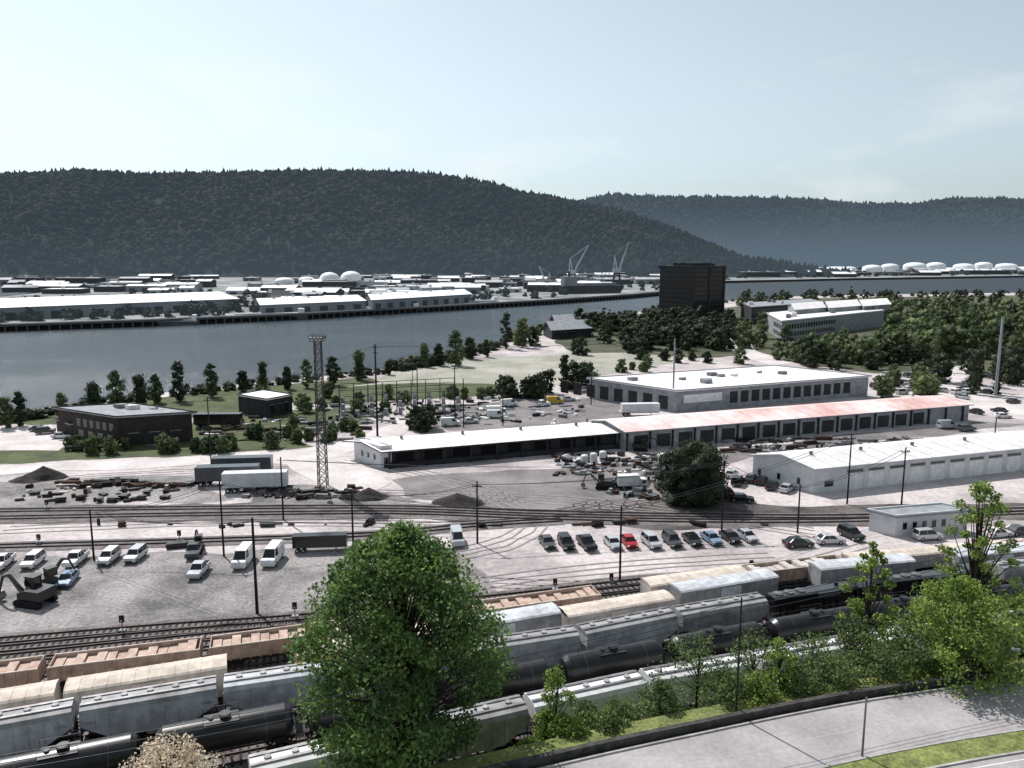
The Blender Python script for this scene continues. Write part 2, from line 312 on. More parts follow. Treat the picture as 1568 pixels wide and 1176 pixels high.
def gondola(lk):
    mb=MB(); l=7.3
    for x in (-5.3,5.3): bogie(mb,x)
    mb.box(-l,l,-1.4,1.4,1.0,1.2,'rust')
    for y in (-1.45,1.37): mb.box(-l,l,y,y+.08,1.2,2.75,'gond')
    for x in (-l,l-.08): mb.box(x,x+.08,-1.37,1.37,1.2,2.85,'gond')
    for y in (-1.52,1.38): mb.box(-l-.03,l+.03,y,y+.14,2.751,2.87,'buff')
    i=-l
    while i<=l:
        for y in (-1.53,1.45): mb.box(i-.09,i+.09,y,y+.08,1.1,2.75,'gond')
        i+=1.04
    for k in range(14):
        x=-6.6+k; h=random.uniform(2.3,2.9); mb.box(x-.46,x+.46,-1.2,1.2,1.2,h,lk)
    return mb.mesh('gondola_car')
def boxcar(c,rf,top=4.0):
    mb=MB(); l=7.2
    for x in (-5.2,5.2): bogie(mb,x)
    mb.box(-l,l,-1.45,1.45,1.0,top,c); mb.prism([(-1.52,top-.01),(1.52,top-.01),(1.3,top+.15),(0,top+.32),(-1.3,top+.15)],-l-.05,l+.05,rf,'x')
    i=-l
    while i<=l:
        for y in (-1.51,1.45): mb.box(i-.06,i+.06,y,y+.06,1.1,top-.05,c)
        mb.prism([(-1.5,top),(1.5,top),(1.3,top+.19),(0,top+.37),(-1.3,top+.19)],i-.05,i+.05,rf,'x'); i+=1.2
    for y in (-1.58,1.52): mb.box(-1.5,1.5,y,y+.06,1.1,top-.2,rf)
    for s in (-1,1):
        for k in range(7): mb.beam((s*(l+.08),-1.4,1.1+k*.35),(s*(l+.08),-.95,1.1+k*.35),.04,'steel')
        mb.box(s*(l+.25)-.25,s*(l+.25)+.25,-.15,.15,.85,1.1,'black')
    return mb.mesh('boxcar')
def loco():
    mb=MB(); l=8.4
    for x in (-5.4,5.4): bogie(mb,x)
    mb.box(-l,l,-1.45,1.45,1.15,1.45,'black'); mb.box(-2.3,2.3,-1.2,1.2,.45,1.14,'black')
    mb.box(-l+.8,4.2,-.95,.95,1.45,3.9,'blackp'); mb.prism([(-.95,3.9),(.95,3.9),(.7,4.1),(-.7,4.1)],-l+.8,4.2,'greyp','x')
    mb.box(4.2,6.6,-1.4,1.4,1.45,4.1,'blackp'); mb.prism([(-1.45,4.1),(1.45,4.1),(.9,4.35),(-.9,4.35)],4.1,6.7,'greyp','x')
    mb.prism([(6.6,1.45),(8,1.45),(8,2.6),(6.6,3.0)],-.9,.9,'blackp')
    for y in (-1.42,1.4): mb.box(4.6,6.2,y,y+.02,3.0,3.8,'glass')
    mb.box(6.6,6.62,-1.2,1.2,3.1,3.8,'glass')
    for x in (-6.6,-5,-3.4): mb.cyl((x,0,4.1),(x,0,4.25),.6,'steel',12)
    mb.box(-1.5,1.5,-1.15,1.15,3.3,3.95,'greyp'); mb.cyl((1.9,0,4.1),(1.9,0,4.5),.25,'black',8)
    for k in range(10): mb.box(-7+k*.9,-6.5+k*.9,-.98,-.95,1.8,3.2,'dark')
    for y in (-1.42,1.42):
        mb.beam((-l,y,2.4),(4.2,y,2.4),.05,'steel')
        for k in range(9): mb.beam((-l+k*1.5,y,1.4),(-l+k*1.5,y,2.4),.04,'steel')
    return mb.mesh('diesel_locomotive')
HO=[hopper('hop'),hopper('hop','hop2'),hopper('hop2')]; HW=hopper('white','white'); TK=tank(); GO=gondola('gond'); GP=gondola('pale'); BX=boxcar('buff','buff'); BO=boxcar('orange','buff',3.7); BG=boxcar('hop2','hop',3.6); BP=boxcar('pale','buff',2.9); LO=loco()
PIT={'h':(12.3,None,'covered_hopper_car'),'w':(12.3,HW,'covered_hopper_car'),'t':(12.7,TK,'tank_car'),'g':(15.6,GO,'gondola_car'),'q':(15.6,GP,'gondola_car'),'b':(15.3,BX,'boxcar'),'o':(15.3,BO,'boxcar'),'e':(15.3,BG,'boxcar'),'p':(15.3,BP,'boxcar'),'l':(17.4,LO,'diesel_locomotive'),'-':(6,0,'')}
def row(pts,startpx,seq):
    L=track(pts); cum=[0]
    for i in range(1,len(L)): cum.append(cum[-1]+(L[i]-L[i-1]).length)
    sp=0
    for i,p in enumerate(L):
        dep=p.y*CS+H*SN
        if 784+F*p.x/dep>=startpx: sp=cum[i]; break
    def at(s):
        s=max(0,min(s,cum[-1]-.01))
        for i in range(1,len(L)):
            if cum[i]>=s: t=(s-cum[i-1])/(cum[i]-cum[i-1]); return L[i-1].lerp(L[i],t)
    s=sp
    for c in seq:
        pl,me,nm=PIT[c]
        if s+pl>cum[-1]: break
        if me!=0:
            a=at(s+2.2); b2=at(s+pl-2.2); d=b2-a; me2=me or random.choice(HO)
            place(me2,nm,(a+b2)/2+Vector((0,0,.34)),math.atan2(d.y,d.x)+(math.pi if c!='l' and random.random()<.5 else 0))
        s+=pl
row([(-300,1108),(0,1066),(430,1010),(790,957),(1080,915),(1240,893),(1500,868),(1750,848)],-200,'ggggg-pqppqpp')
row([(-300,1190),(0,1133),(280,1085),(440,1055),(790,990),(1000,952),(1180,921),(1300,904),(1750,860)],-200,'bb-oepe-e-epp')
row([(-300,1236),(0,1170),(170,1140),(360,1106),(850,1028),(985,1000),(1180,964),(1300,943),(1750,884)],-150,'hhhhhhhllhhhhh')
row([(-300,1310),(180,1204),(400,1156),(790,1082),(1000,1042),(1190,1005),(1400,969),(1750,920)],-60,'ttttttttttttt')
row([(-200,1400),(330,1262),(500,1218),(800,1143),(1010,1094),(1200,1058),(1400,1020),(1750,962)],330,'whwwwwhwhwh')
# ---------------- foreground terrace: line of wall
TZ=8
wl=smooth([(790,1176),(1000,1129),(1300,1069),(1568,1032),(1900,992)],TZ)
d0=(wl[0]-wl[3]).normalized(); wl=[wl[0]+d0*k*3 for k in range(24,0,-1)]+wl
wn=normals(wl)
def off(o,z): return [wl[i]+wn[i]*o+Vector((0,0,z)) for i in range(len(wl))]
def band(name,o0,o1,z,k):
    mb=MB(); strip(mb,off(o0,z),off(o1,z),k); mb.obj(name)
mb=MB(); ug=mat('bank_undergrowth',(.09,.11,.04),(.03,.04,.015),.95,.5,8,bump=.8,fine=3)
rows_=[off(.9,-.03)]
for k in range(1,8):
    t=k/7; L=off(.9+9.5*t,-TZ*t**1.1); rows_.append([p+Vector((0,0,(noise.noise(p*.3)*.5 if k<7 else -.3))) for p in L])
for a,b2 in zip(rows_[:-1],rows_[1:]): strip(mb,a,b2,ug)
strip(mb,off(-60,-.03),off(.9,-.03),ug); mb.obj('hillside')
vg=mat('verge_grass',(.23,.26,.085),(.11,.135,.045),.95,.5,8,fine=4,fr=(.6,1.25))
band('grass_verge',.3,2.4,.02,vg)
rd=mat('asphalt_road',(.42,.395,.40),(.29,.27,.275),.9,.15,8,fine=2.5,fr=(.86,1.08))
band('road',-7.2,-.9,.03,rd)
band('grass_verge',-9.6,-7.45,.10,vg)
band('road',-26,-9.8,.04,rd)
mb=MB()
for o in (-7.45,-9.8,-.9):
    strip(mb,off(o,0),off(o,.15),'conc'); strip(mb,off(o,.15),off(o+.18,.15),'conc'); strip(mb,off(o+.18,.15),off(o+.18,0),'conc')
mb.obj('road_kerb')
mb=MB(); strip(mb,off(-10.5,.046),off(-10.4,.046),'white'); strip(mb,off(-4.05,.036),off(-3.97,.036),mat('faded_line',(.46,.43,.36),(.36,.34,.32),.9,2)); mb.obj('road_markings')
stone=mat('dark_stone_wall',(.09,.085,.08),(.03,.03,.03),.95,1.2,bump=.5)
mb=MB(); strip(mb,off(-.35,0),off(-.35,.65),stone); strip(mb,off(-.35,.65),off(.1,.65),stone); strip(mb,off(.1,.65),off(.1,0),stone); mb.obj('stone_parapet_wall')
# ---------------- foliage
_t=(1+5**.5)/2
ICV=np.array([(-1,_t,0),(1,_t,0),(-1,-_t,0),(1,-_t,0),(0,-1,_t),(0,1,_t),(0,-1,-_t),(0,1,-_t),(_t,0,-1),(_t,0,1),(-_t,0,-1),(-_t,0,1)])/math.sqrt(1+_t*_t)
ICF=[(0,11,5),(0,5,1),(0,1,7),(0,7,10),(0,10,11),(1,5,9),(5,11,4),(11,10,2),(10,7,6),(7,1,8),(3,9,4),(3,4,2),(3,2,6),(3,6,8),(3,8,9),(4,9,5),(2,4,11),(6,2,10),(8,6,7),(9,8,1)]
class Leafs:
    def __init__(s): s.c=[];s.s=[];s.wood=MB();s.cv=[];s.cf=[]
    def tree(s,base,h,w,n=600,K=14,size=.5,kind='round',trunk=.15,clump=.22,seed=0,core=0):
        r=random.Random(seed*977+int(base[0]*13+base[1]*7)); rs=np.random.RandomState(r.randrange(1<<30))
        base=Vector(base); R=w/2; z0=h*trunk
        s.wood.cyl(base-Vector((0,0,.5)),base+Vector((0,0,h*.45)),max(.08,h*.022),'bark',6,max(.05,h*.014),caps=False)
        s.wood.cyl(base+Vector((0,0,h*.45)),base+Vector((r.uniform(-.3,.3),0,h*.9)),max(.05,h*.014),'bark',5,.02,caps=False)
        nc=max(4,int(n/K))
        for k in range(K):
            t=(k+.5)/K; t=min(1,max(0,t+r.uniform(-.05,.05))); zz=z0+(h-z0)*t
            if kind=='round': pr=math.sin(math.pi*min(1,(t*.9+.08)))**.6
            elif kind=='egg': pr=(min(1,t/.28)**.6)*(1-max(0,(t-.28)/.72)**2.2)**.65
            elif kind=='cone': pr=(1-t)*.95+.05
            elif kind=='poplar': pr=.85*math.sin(math.pi*(t*.8+.12))**.5
            a=k*2.399+r.uniform(-.4,.4); q=(r.random()**.45)*.82 if kind!='poplar' else r.random()*.5
            cr=R*clump*2*r.uniform(.65,1.3)
            if kind=='cone': cr=R*max(.25,pr)*.55
            c=base+Vector((math.cos(a)*R*pr*q,math.sin(a)*R*pr*q,zz-cr*.3))
            if not core or core==2: s.wood.cyl(base+Vector((0,0,max(z0*.6,zz*.62))),c,max(.03,h*.006),'bark',4,.02,caps=False)
            d=rs.normal(size=(nc,3)); d/=np.linalg.norm(d,axis=1)[:,None]
            if core:
                d*=(.72+.45*rs.random_sample((nc,1)))*cr
                v=ICV*cr*.75*rs.uniform(.7,1.2,(12,1))*(1,1,.8)+np.array(c); o=len(s.cv); s.cv+=v.tolist(); s.cf+=[(a_+o,b_+o,c_+o) for a_,b_,c_ in ICF]
            else: d*=(rs.random_sample((nc,1))**.4)*cr
            d*=(1,1,.75)
            s.c.append(d+np.array(c)); s.s.append(np.full(nc,size)*rs.uniform(.6,1.3,nc))
    def obj(s,name,leafmat):
        c=np.concatenate(s.c); sz=np.concatenate(s.s)[:,None]; n=len(c); rs=np.random.RandomState(3)
        a=rs.normal(size=(n,3)); a/=np.linalg.norm(a,axis=1)[:,None]; b=rs.normal(size=(n,3)); b-=(a*b).sum(1)[:,None]*a; b/=np.linalg.norm(b,axis=1)[:,None]
        a*=sz*.5; b*=sz*.36
        v=np.stack([c-a,c+b*.9-a*.1,c+a,c-b],1).reshape(-1,3)
        nw=len(s.wood.v); nv=nw+len(s.cv); V=s.wood.v+s.cv+v.tolist(); fi=(np.arange(n*4).reshape(-1,4)+nv).tolist()
        me=bpy.data.meshes.new(name); me.from_pydata(V,[],s.wood.f+[(a_+nw,b_+nw,c_+nw) for a_,b_,c_ in s.cf]+fi)
        me.materials.append(M['bark']); me.materials.append(leafmat)
        me.polygons.foreach_set('material_index',[0]*len(s.wood.f)+[1]*(n+len(s.cf))); me.update()
        return place(me,name,(0,0,0))
lf_m=mat('maple_leaves',(.20,.31,.085),(.055,.11,.04),.55,.3,4,island=True,trans=.45)
lf_b=mat('spring_leaves',(.29,.38,.085),(.13,.21,.05),.6,.5,3,island=True,trans=.45)
lf_s=mat('shrub_leaves',(.19,.26,.09),(.065,.11,.04),.7,.4,3,island=True,trans=.4)
lf_d=mat('dark_leaves',(.045,.063,.03),(.017,.028,.016),.8,.12,3,island=True,trans=.15)
lf_g=mat('distant_leaves',(.17,.21,.09),(.045,.07,.033),.8,.05,3,island=True,trans=.3)
lf_x=mat('blossom',(.80,.70,.56),(.55,.45,.34),.8,1,3,island=True,trans=.45)
def tree1(name,base,h,w,m,**k):
    L=Leafs(); L.tree(base,h,w,**k); return L.obj(name,m)
def tp(px,Y,z):
    dep=Y*CS+(H-z)*SN; return Vector(((px-784)/F*dep,Y,z))
mp_=tree1('maple_tree',tp(620,57,4.5),20.3,19.6,lf_m,n=54000,K=250,size=.34,kind='egg',trunk=.07,clump=.078)
mb=MB(); b0=tp(620,57,4.5)
for a,rr,hh in ((0.2,3.5,9),(1.4,3,10),(2.6,4,8),(3.6,3.5,10),(4.8,3,9),(5.6,4.5,8)):
    mb.cyl(b0+Vector((0,0,2)),b0+Vector((math.cos(a)*rr*.5,math.sin(a)*rr*.5,hh*.65)),.28,'bark',7,.17,caps=False)
    mb.cyl(b0+Vector((math.cos(a)*rr*.5,math.sin(a)*rr*.5,hh*.65)),b0+Vector((math.cos(a)*rr*1.2,math.sin(a)*rr*1.2,hh*1.4)),.17,'bark',6,.06,caps=False)
lim=mb.obj('limbs'); lim.parent=mp_
tree1('willow_tree',P(1060,768),11.0,15.4,lf_d,n=20000,K=100,size=.38,kind='round',trunk=.0,clump=.13,core=1)
# right side bank trees
tree1('alder_tree',tp(1320,74,2),15.5,6.5,lf_b,n=3600,K=45,size=.32,kind='egg',trunk=.2,clump=.09)
tree1('alder_tree',tp(1478,76,2.5),20.5,9,lf_b,n=4800,K=60,size=.32,kind='egg',trunk=.3,clump=.08)
tree1('alder_tree',tp(1455,67,5.5),11,13.5,lf_b,n=16000,K=120,size=.3,kind='round',trunk=.05,clump=.10)
tree1('alder_tree',tp(1565,70,6),8.5,7,lf_b,n=5000,K=50,size=.3,kind='round',trunk=.05,clump=.12)
for px,Y,z,h,w,m in ((1065,66,3.5,8.4,8.5,lf_s),(1150,67,4.0,7.8,6.5,lf_s),(1190,65,6,6.2,4,lf_b),(1240,68,5.0,6.2,7,lf_s),(1310,70,5,7,8,lf_s),(1380,68,6.5,6,7,lf_s),(850,60,4.5,7.6,3.6,lf_b),(835,59,5,4,3.5,lf_b),(895,61,5,3.6,4.4,lf_s),(950,61,5.5,3.4,5,lf_s),(1010,62,6,4,5,lf_s),(1110,63,6.5,4,5.5,lf_s),(810,57,5,3,4,lf_b),(1500,68,7,5,8,lf_s),(870,58,7,2,4,lf_b),(930,59,7.2,1.8,4,lf_s),(1160,63,7,3,5,lf_b),(1220,64,7,3,5,lf_s),(1280,65,7,3.4,5,lf_s),(1350,66,7.2,3.6,6,lf_s)):
    tree1('shrub',tp(px,Y,z),h,w,m,n=2600,K=34,size=.25,kind='round',trunk=.0,clump=.16)
tree1('blossom_tree',tp(262,50,4.5),7.8,9,lf_x,n=9000,K=60,size=.2,kind='round',trunk=.1,clump=.11)
mb=MB()
for c in (tp(1300,73,4),tp(1465,75,6)):
    for i in range(26):
        a=random.uniform(0,6.28); p=c+Vector((0,0,random.uniform(1,4))); q=p+Vector((math.cos(a)*random.uniform(1,2.5),math.sin(a)*1.5,random.uniform(2.5,5))); mb.cyl(p,q,.06,'bark',4,.03)
        for j in range(4):
            s=p.lerp(q,random.uniform(.4,1)); mb.cyl(s,s+Vector((random.uniform(-1,1),random.uniform(-1,1),random.uniform(.6,2))),.03,'bark',4,.012)
mb.obj('bare_branches_shrub')
# riverside trees
riv=[(10,655,48,'round'),(32,652,52,'egg'),(95,640,38,'egg'),(145,630,44,'poplar'),(180,622,54,'egg'),(215,620,46,'poplar'),(240,617,44,'egg'),(275,614,60,'egg'),(325,608,50,'round'),(372,600,32,'round'),(403,596,42,'poplar'),(440,596,34,'round'),(470,594,44,'egg'),(510,590,44,'egg'),(550,582,46,'poplar'),(595,574,22,'round'),(650,562,36,'poplar'),(672,560,32,'egg'),(698,560,54,'egg'),(720,550,34,'round'),(745,547,28,'round'),(775,534,56,'egg'),(800,532,45,'round'),(815,530,30,'round')]
for i,(px,py,hp,kd) in enumerate(riv):
    h=hp/ppm(py); tree1('cottonwood_tree',P(px,py),h,h*random.uniform(.42,.62),lf_d if i%2 else lf_g,n=1000,K=24,size=.7,kind=kd,trunk=.08,clump=.17 if kd!='poplar' else .3,core=2)
U=Leafs()
for i in range(320):
    k=int(random.random()*17)
    a=shore[1+k%16]; b2=shore[2+k%16]; q=random.random(); px=a[0]+(b2[0]-a[0])*q; py=a[1]+(b2[1]-a[1])*q+random.uniform(2,9)*(1 if px<800 else .4)
    h=random.uniform(1,2.6) if px<600 else random.uniform(2,4.5); U.tree(P(px,py),h,h*1.9,n=80,K=5,size=.6,trunk=0,clump=.32,seed=i,core=1)
U.obj('riverbank_shrubs',lf_d)
def mass(name,specs,m):
    U=Leafs()
    for (x0,x1,y0,y1,n,h0,h1,kd) in specs:
        for i in range(n):
            py=random.uniform(y0,y1); px=random.uniform(x0,x1); h=random.uniform(h0,h1)
            U.tree(P(px,py),h,h*random.uniform(.75,1.15)*(.42 if kd in('cone','poplar') else 1),n=300 if py>500 else 120,K=14 if py>500 else 9,size=.9 if py>500 else 1.5,kind=kd,trunk=.02,clump=.22,seed=i,core=1)
    U.obj(name,m)
mass('tree_grove',[(885,1118,497,512,44,8,13,'round'),(950,1120,510,538,44,7,12,'round'),(880,1000,535,546,6,6,9,'round'),(915,940,520,526,3,15,18,'cone'),(1115,1700,453,462,50,6,9,'round'),(1130,1200,462,475,8,7,9,'round'),(1360,1800,466,490,14,8,12,'round'),(1400,1750,568,590,10,8,12,'round'),(1210,1440,550,568,16,6,9,'round'),(765,840,600,612,9,6,9,'round'),(870,900,590,600,4,7,9,'round'),(855,866,596,600,2,11,13,'poplar'),(628,662,656,664,4,5,7,'round'),(1480,1530,585,610,6,13,17,'poplar'),(1300,1325,478,488,3,18,22,'cone'),(980,1120,550,558,6,4,6,'round')],lf_d)
mass('woodland',[(1130,1175,500,535,12,7,11,'round'),(1200,1430,528,560,40,7,11,'round'),(1360,1800,480,520,80,10,15,'round'),(1370,1800,520,560,52,9,14,'round'),(1380,1500,500,575,8,14,18,'poplar'),(780,820,525,532,4,8,10,'round'),(1120,1300,545,560,8,5,8,'round'),(690,760,606,612,6,3,5,'round'),(1290,1480,468,485,24,8,13,'round'),(380,620,605,640,18,2.5,5,'round'),(100,420,684,696,20,2,4.2,'round'),(380,560,650,680,12,2,4,'round'),(840,1000,560,572,6,3,5,'round'),(1340,1430,572,610,14,5,7,'round'),(1110,1500,462,472,26,6,9,'round'),(900,1110,500,530,16,7,10,'round')],lf_g)
# ---------------- far forest hills
r1=[(-900,300),(-300,275),(0,266),(130,259),(230,264),(330,262),(450,260),(640,262),(720,272),(760,280),(800,292),(850,299),(890,307),(960,324),(1020,346),(1080,372),(1140,395),(1200,420),(2600,425)]
r2=[(-700,330),(300,330),(700,320),(850,315),(890,304),(930,296),(1000,300),(1100,299),(1200,302),(1330,311),(1400,310),(1450,302),(1568,304),(1900,300),(2600,310)]
def interp(t,x):
    for a,b2 in zip(t[:-1],t[1:]):
        if a[0]<=x<=b2[0]:
            q=(x-a[0])/(b2[0]-a[0]); return a[1]+(b2[1]-a[1])*q
    return t[0][1] if x<t[0][0] else t[-1][1]
def hillf(prof,Y0,Y1,sh):
    def f(x,y):
        px=784+F*x/(Y1*CS); hr=ZT(interp(prof,px),Y1)-sh
        if hr<4: return -5
        t=(y-Y0-60*noise.noise(Vector((x*.003,1,0))))/(Y1-Y0)
        if t<0: return -2
        e=min(t,1); s=e**.85*(1-.12*math.sin(e*math.pi))
        g=noise.noise(Vector((x*.005,y*.0016,sh)))*.36+noise.noise(Vector((x*.013,y*.006,3)))*.12
        z=hr*(s+g*math.sin(min(1,e)*math.pi)*.9)
        if t>1: z=hr*(1-(t-1)*.8)
        return z
    return f
def hill(name,prof,Y0,Y1,X0,X1,gm_,fm,ntree,hh):
    f=hillf(prof,Y0,Y1,hh*.6); nx,ny=160,26; mb=MB(); vs=[];fs=[]
    for j in range(ny):
        for i in range(nx):
            x=X0+(X1-X0)*i/(nx-1); y=Y0-60+(Y1*1.12-Y0+60)*j/(ny-1); vs.append((x,y,f(x,y)))
    for j in range(ny-1):
        for i in range(nx-1): a=j*nx+i; fs.append((a,a+1,a+nx+1,a+nx))
    mb.add(vs,fs,gm_,True); mb.obj(name)
    rs=np.random.RandomState(5); V=[];Fc=[];o=0
    for k in range(ntree):
        x=rs.uniform(X0,X1)
        y=Y0+(Y1*1.03-Y0)*rs.random_sample() if k%7 else Y1*rs.uniform(.985,1.01)
        z=f(x,y)
        if z<0: continue
        con=rs.random_sample()<.3; h=hh*rs.uniform(.55,1.2)*(1 if con else .72); r=h*(.24 if con else .58); n=6; a0=rs.uniform(0,6)
        prof_=((.0,.9),(.35,1.0),(.68,.6)) if con else ((.1,.8),(.5,1.0),(.82,.68))
        for q,rr in prof_:
            for i in range(n):
                t=a0+i*6.283/n; j=rs.uniform(.7,1.3)*rr*r; V.append((x+j*math.cos(t),y+j*math.sin(t),z+h*q-1))
        V.append((x,y,z+h))
        for l in range(2):
            for i in range(n): Fc.append((o+l*n+i,o+l*n+(i+1)%n,o+(l+1)*n+(i+1)%n,o+(l+1)*n+i))
        for i in range(n): Fc.append((o+2*n+i,o+2*n+(i+1)%n,o+3*n))
        o+=3*n+1
    me=bpy.data.meshes.new(name+'_forest'); me.from_pydata(V,[],Fc); me.materials.append(fm); me.update(); place(me,'distant_forest',(0,0,0))
HC=(.072,.098,.122); HC2=(.115,.16,.205)  # painted haze colours, emitted by the hill soil and foliage
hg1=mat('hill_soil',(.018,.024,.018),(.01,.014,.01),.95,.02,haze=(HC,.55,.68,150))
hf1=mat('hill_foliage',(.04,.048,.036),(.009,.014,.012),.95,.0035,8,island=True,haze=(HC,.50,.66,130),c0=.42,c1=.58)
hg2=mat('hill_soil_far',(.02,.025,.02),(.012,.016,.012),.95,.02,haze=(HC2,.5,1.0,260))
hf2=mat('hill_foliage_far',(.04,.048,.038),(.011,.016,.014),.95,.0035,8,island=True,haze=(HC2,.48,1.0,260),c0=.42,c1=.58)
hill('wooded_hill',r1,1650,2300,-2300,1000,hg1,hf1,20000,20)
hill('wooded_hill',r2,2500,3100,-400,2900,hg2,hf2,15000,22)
# ---------------- buildings
def bl(name,c,eu,ev,a,b2,h,wall='wallg',roof='roofw',kind='flat',rh=1,over=.3,ops=(),extras=None,z=0):
    T=Matrix(((eu.x,ev.x,0,0),(eu.y,ev.y,0,0),(0,0,1,0),(0,0,0,1))); mb=MB(); mb.T=T
    mb.box(0,a,0,b2,-.3,h,wall)
    o=over
    if kind=='flat':
        mb.box(-o,a+o,-o,b2+o,h+.002,h+.3,roof)
        for (x0,x1,y0,y1) in ((-o,a+o,-o,-o+.25),(-o,a+o,b2+o-.25,b2+o),(-o,-o+.25,-o+.25,b2+o-.25),(a+o-.25,a+o,-o+.25,b2+o-.25)): mb.box(x0,x1,y0,y1,h+.302,h+.55,wall)
    else:
        mb.add([(-o,-o,h),(a+o,-o,h),(a+o,b2/2,h+rh),(-o,b2/2,h+rh),(-o,b2+o,h),(a+o,b2+o,h)],[(0,1,2,3),(3,2,5,4)],roof)
        mb.add([(-o,-o,h-.25),(a+o,-o,h-.25),(a+o,b2/2,h+rh-.25),(-o,b2/2,h+rh-.25),(-o,b2+o,h-.25),(a+o,b2+o,h-.25),(-o,-o,h),(a+o,-o,h),(a+o,b2/2,h+rh),(-o,b2/2,h+rh),(-o,b2+o,h),(a+o,b2+o,h)],[(0,1,7,6),(0,6,9,3),(3,9,10,4),(1,2,8,7),(2,5,11,8)],wall)
        mb.add([(0,0,h-.01),(0,b2,h-.01),(0,b2/2,h+rh-.05),(a,0,h-.01),(a,b2,h-.01),(a,b2/2,h+rh-.05)],[(0,1,2),(3,4,5)],wall)
        k=0
        while k<a:
            mb.add([(k,-o-.02,h+.05),(k+.15,-o-.02,h+.05),(k+.15,b2/2,h+rh+.06),(k,b2/2,h+rh+.06)],[(0,1,2,3)],roof); k+=4
    for side,s0,s1,n,wf,z0,z1,k in ops:
        for i in range(n):
            p=(s1-s0)/n; u0=s0+p*i+p*(1-wf)/2; u1=u0+p*wf
            if side=='f':
                mb.box(u0,u1,-.05,0,z0,z1,k); mb.box(u0-.1,u1+.1,-.09,-.052,z1,z1+.12,'conc')
            elif side=='l': mb.box(-.05,0,u0,u1,z0,z1,k); mb.box(-.09,-.052,u0-.1,u1+.1,z1,z1+.12,'conc')
            elif side=='r': mb.box(a,a+.05,u0,u1,z0,z1,k)
    if extras: extras(mb,a,b2,h)
    return mb.obj(name,(c.x,c.y,z))
def blp(name,C,L,R,h,**k):
    c,l,r=P(*C),P(*L),P(*R); eu=(r-c); ev=(l-c); a,b2=eu.length,ev.length; return bl(name,c,eu/a,ev/b2,a,b2,h,**k)
def vents(n,seed=1,big=1):
    def f(mb,a,b2,h):
        r=random.Random(seed)
        for i in range(n):
            x=r.uniform(.05,.95)*a; y=r.uniform(.15,.85)*b2; s=r.uniform(.5,1.3)*big; mb.box(x-s,x+s,y-s*.7,y+s*.7,h+.3,h+.3+s*.9,r.choice(['white','wallg','steel'])); mb.cyl((x+s+.4,y,h+.3),(x+s+.4,y,h+1.1),.18,'steel',8)
    return f
def dock(mb,a,b2,h):
    for i in range(int(a/6)+1):
        x=min(a-.2,i*6.0); mb.box(x-.15,x+.15,-1.75,-1.5,0,h-.25,'walld')
    mb.box(0,a,-1.3,-.06,0,1.1,'walld')
    for i in range(int(a/14)):
        x=7+i*14; mb.cyl((x,b2*.5,h+.8),(x,b2*.5,h+1.7),.3,'steel',8)
blp('loading_shed',(590,716),(545,702),(958,684),3.9,wall='walld',roof='roofw',kind='gable',rh=1.0,over=1.9,ops=(('f',1,52,8,.6,1.15,3.2,'dark'),('l',1,8,2,.35,.2,2.8,'white')),extras=dock)
blp('long_warehouse',(958,690),(905,672),(1482,644),4.6,wall='wallg',roof='roofp',kind='gable',rh=1.4,over=.8,ops=(('f',1,90,15,.62,.3,3.4,'walld'),),extras=lambda mb,a,b2,h:[mb.box(i*6,i*6+.3,-.5,-.1,0,h-.3,'walld') for i in range(int(a/6)+1)])
blp('shed_end_office',(583,717),(543,704),(600,715.3),4.3,wall='wallw',roof='roofw',kind='flat',over=.1,ops=(('l',1,8,3,.3,1.5,2.6,'glass'),('f',.4,2,1,.6,0,2.2,'glass')))
blp('garage_building',(1245,756),(1152,733),(1640,712),5.0,wall='wallw',roof='roofw',kind='gable',rh=1.5,over=.6,ops=(('f',7,58,10,.72,.0,3.3,'white'),('f',7,58,10,.72,3.5,3.9,'glass'),('l',1,14,3,.15,1.2,2.4,'glass'),('f',1,6,1,.4,1.1,2.2,'glass')),extras=lambda mb,a,b2,h:[mb.cyl((x,b2*.4,h+.9),(x,b2*.4,h+1.9),.3,'steel',8) for x in (5,17,30,44)])
blp('flat_roof_warehouse',(1036,632),(902,610),(1328,606),6.2,wall='wallg',roof='roofw',ops=(('f',2,16,1,.95,2.6,5,'white'),('f',18,66,12,.7,1.5,5.0,'walld'),('l',2,46,8,.6,.5,4.5,'walld')),over=.6,extras=vents(9,3))
blp('brick_office_building',(182,684),(92,668),(296,676),7.0,wall='brown',roof='wallg',ops=(('l',1,16,6,.55,3.5,5.2,'glass'),('l',1,16,4,.5,.3,2.4,'glass'),('f',1,15,3,.5,.3,3,'walld')),over=.8,extras=vents(4,5))
blp('utility_building',(410,640),(366,632),(448,632),5,wall='walld',roof='roofw',ops=(('f',.6,8,3,.5,1,3.4,'dark'),),over=.3)
blp('utility_building',(110,672),(88,664),(180,668),3.5,wall='brown',roof='wallg',ops=(('f',.6,12,4,.5,1,2.4,'glass'),),over=.3)
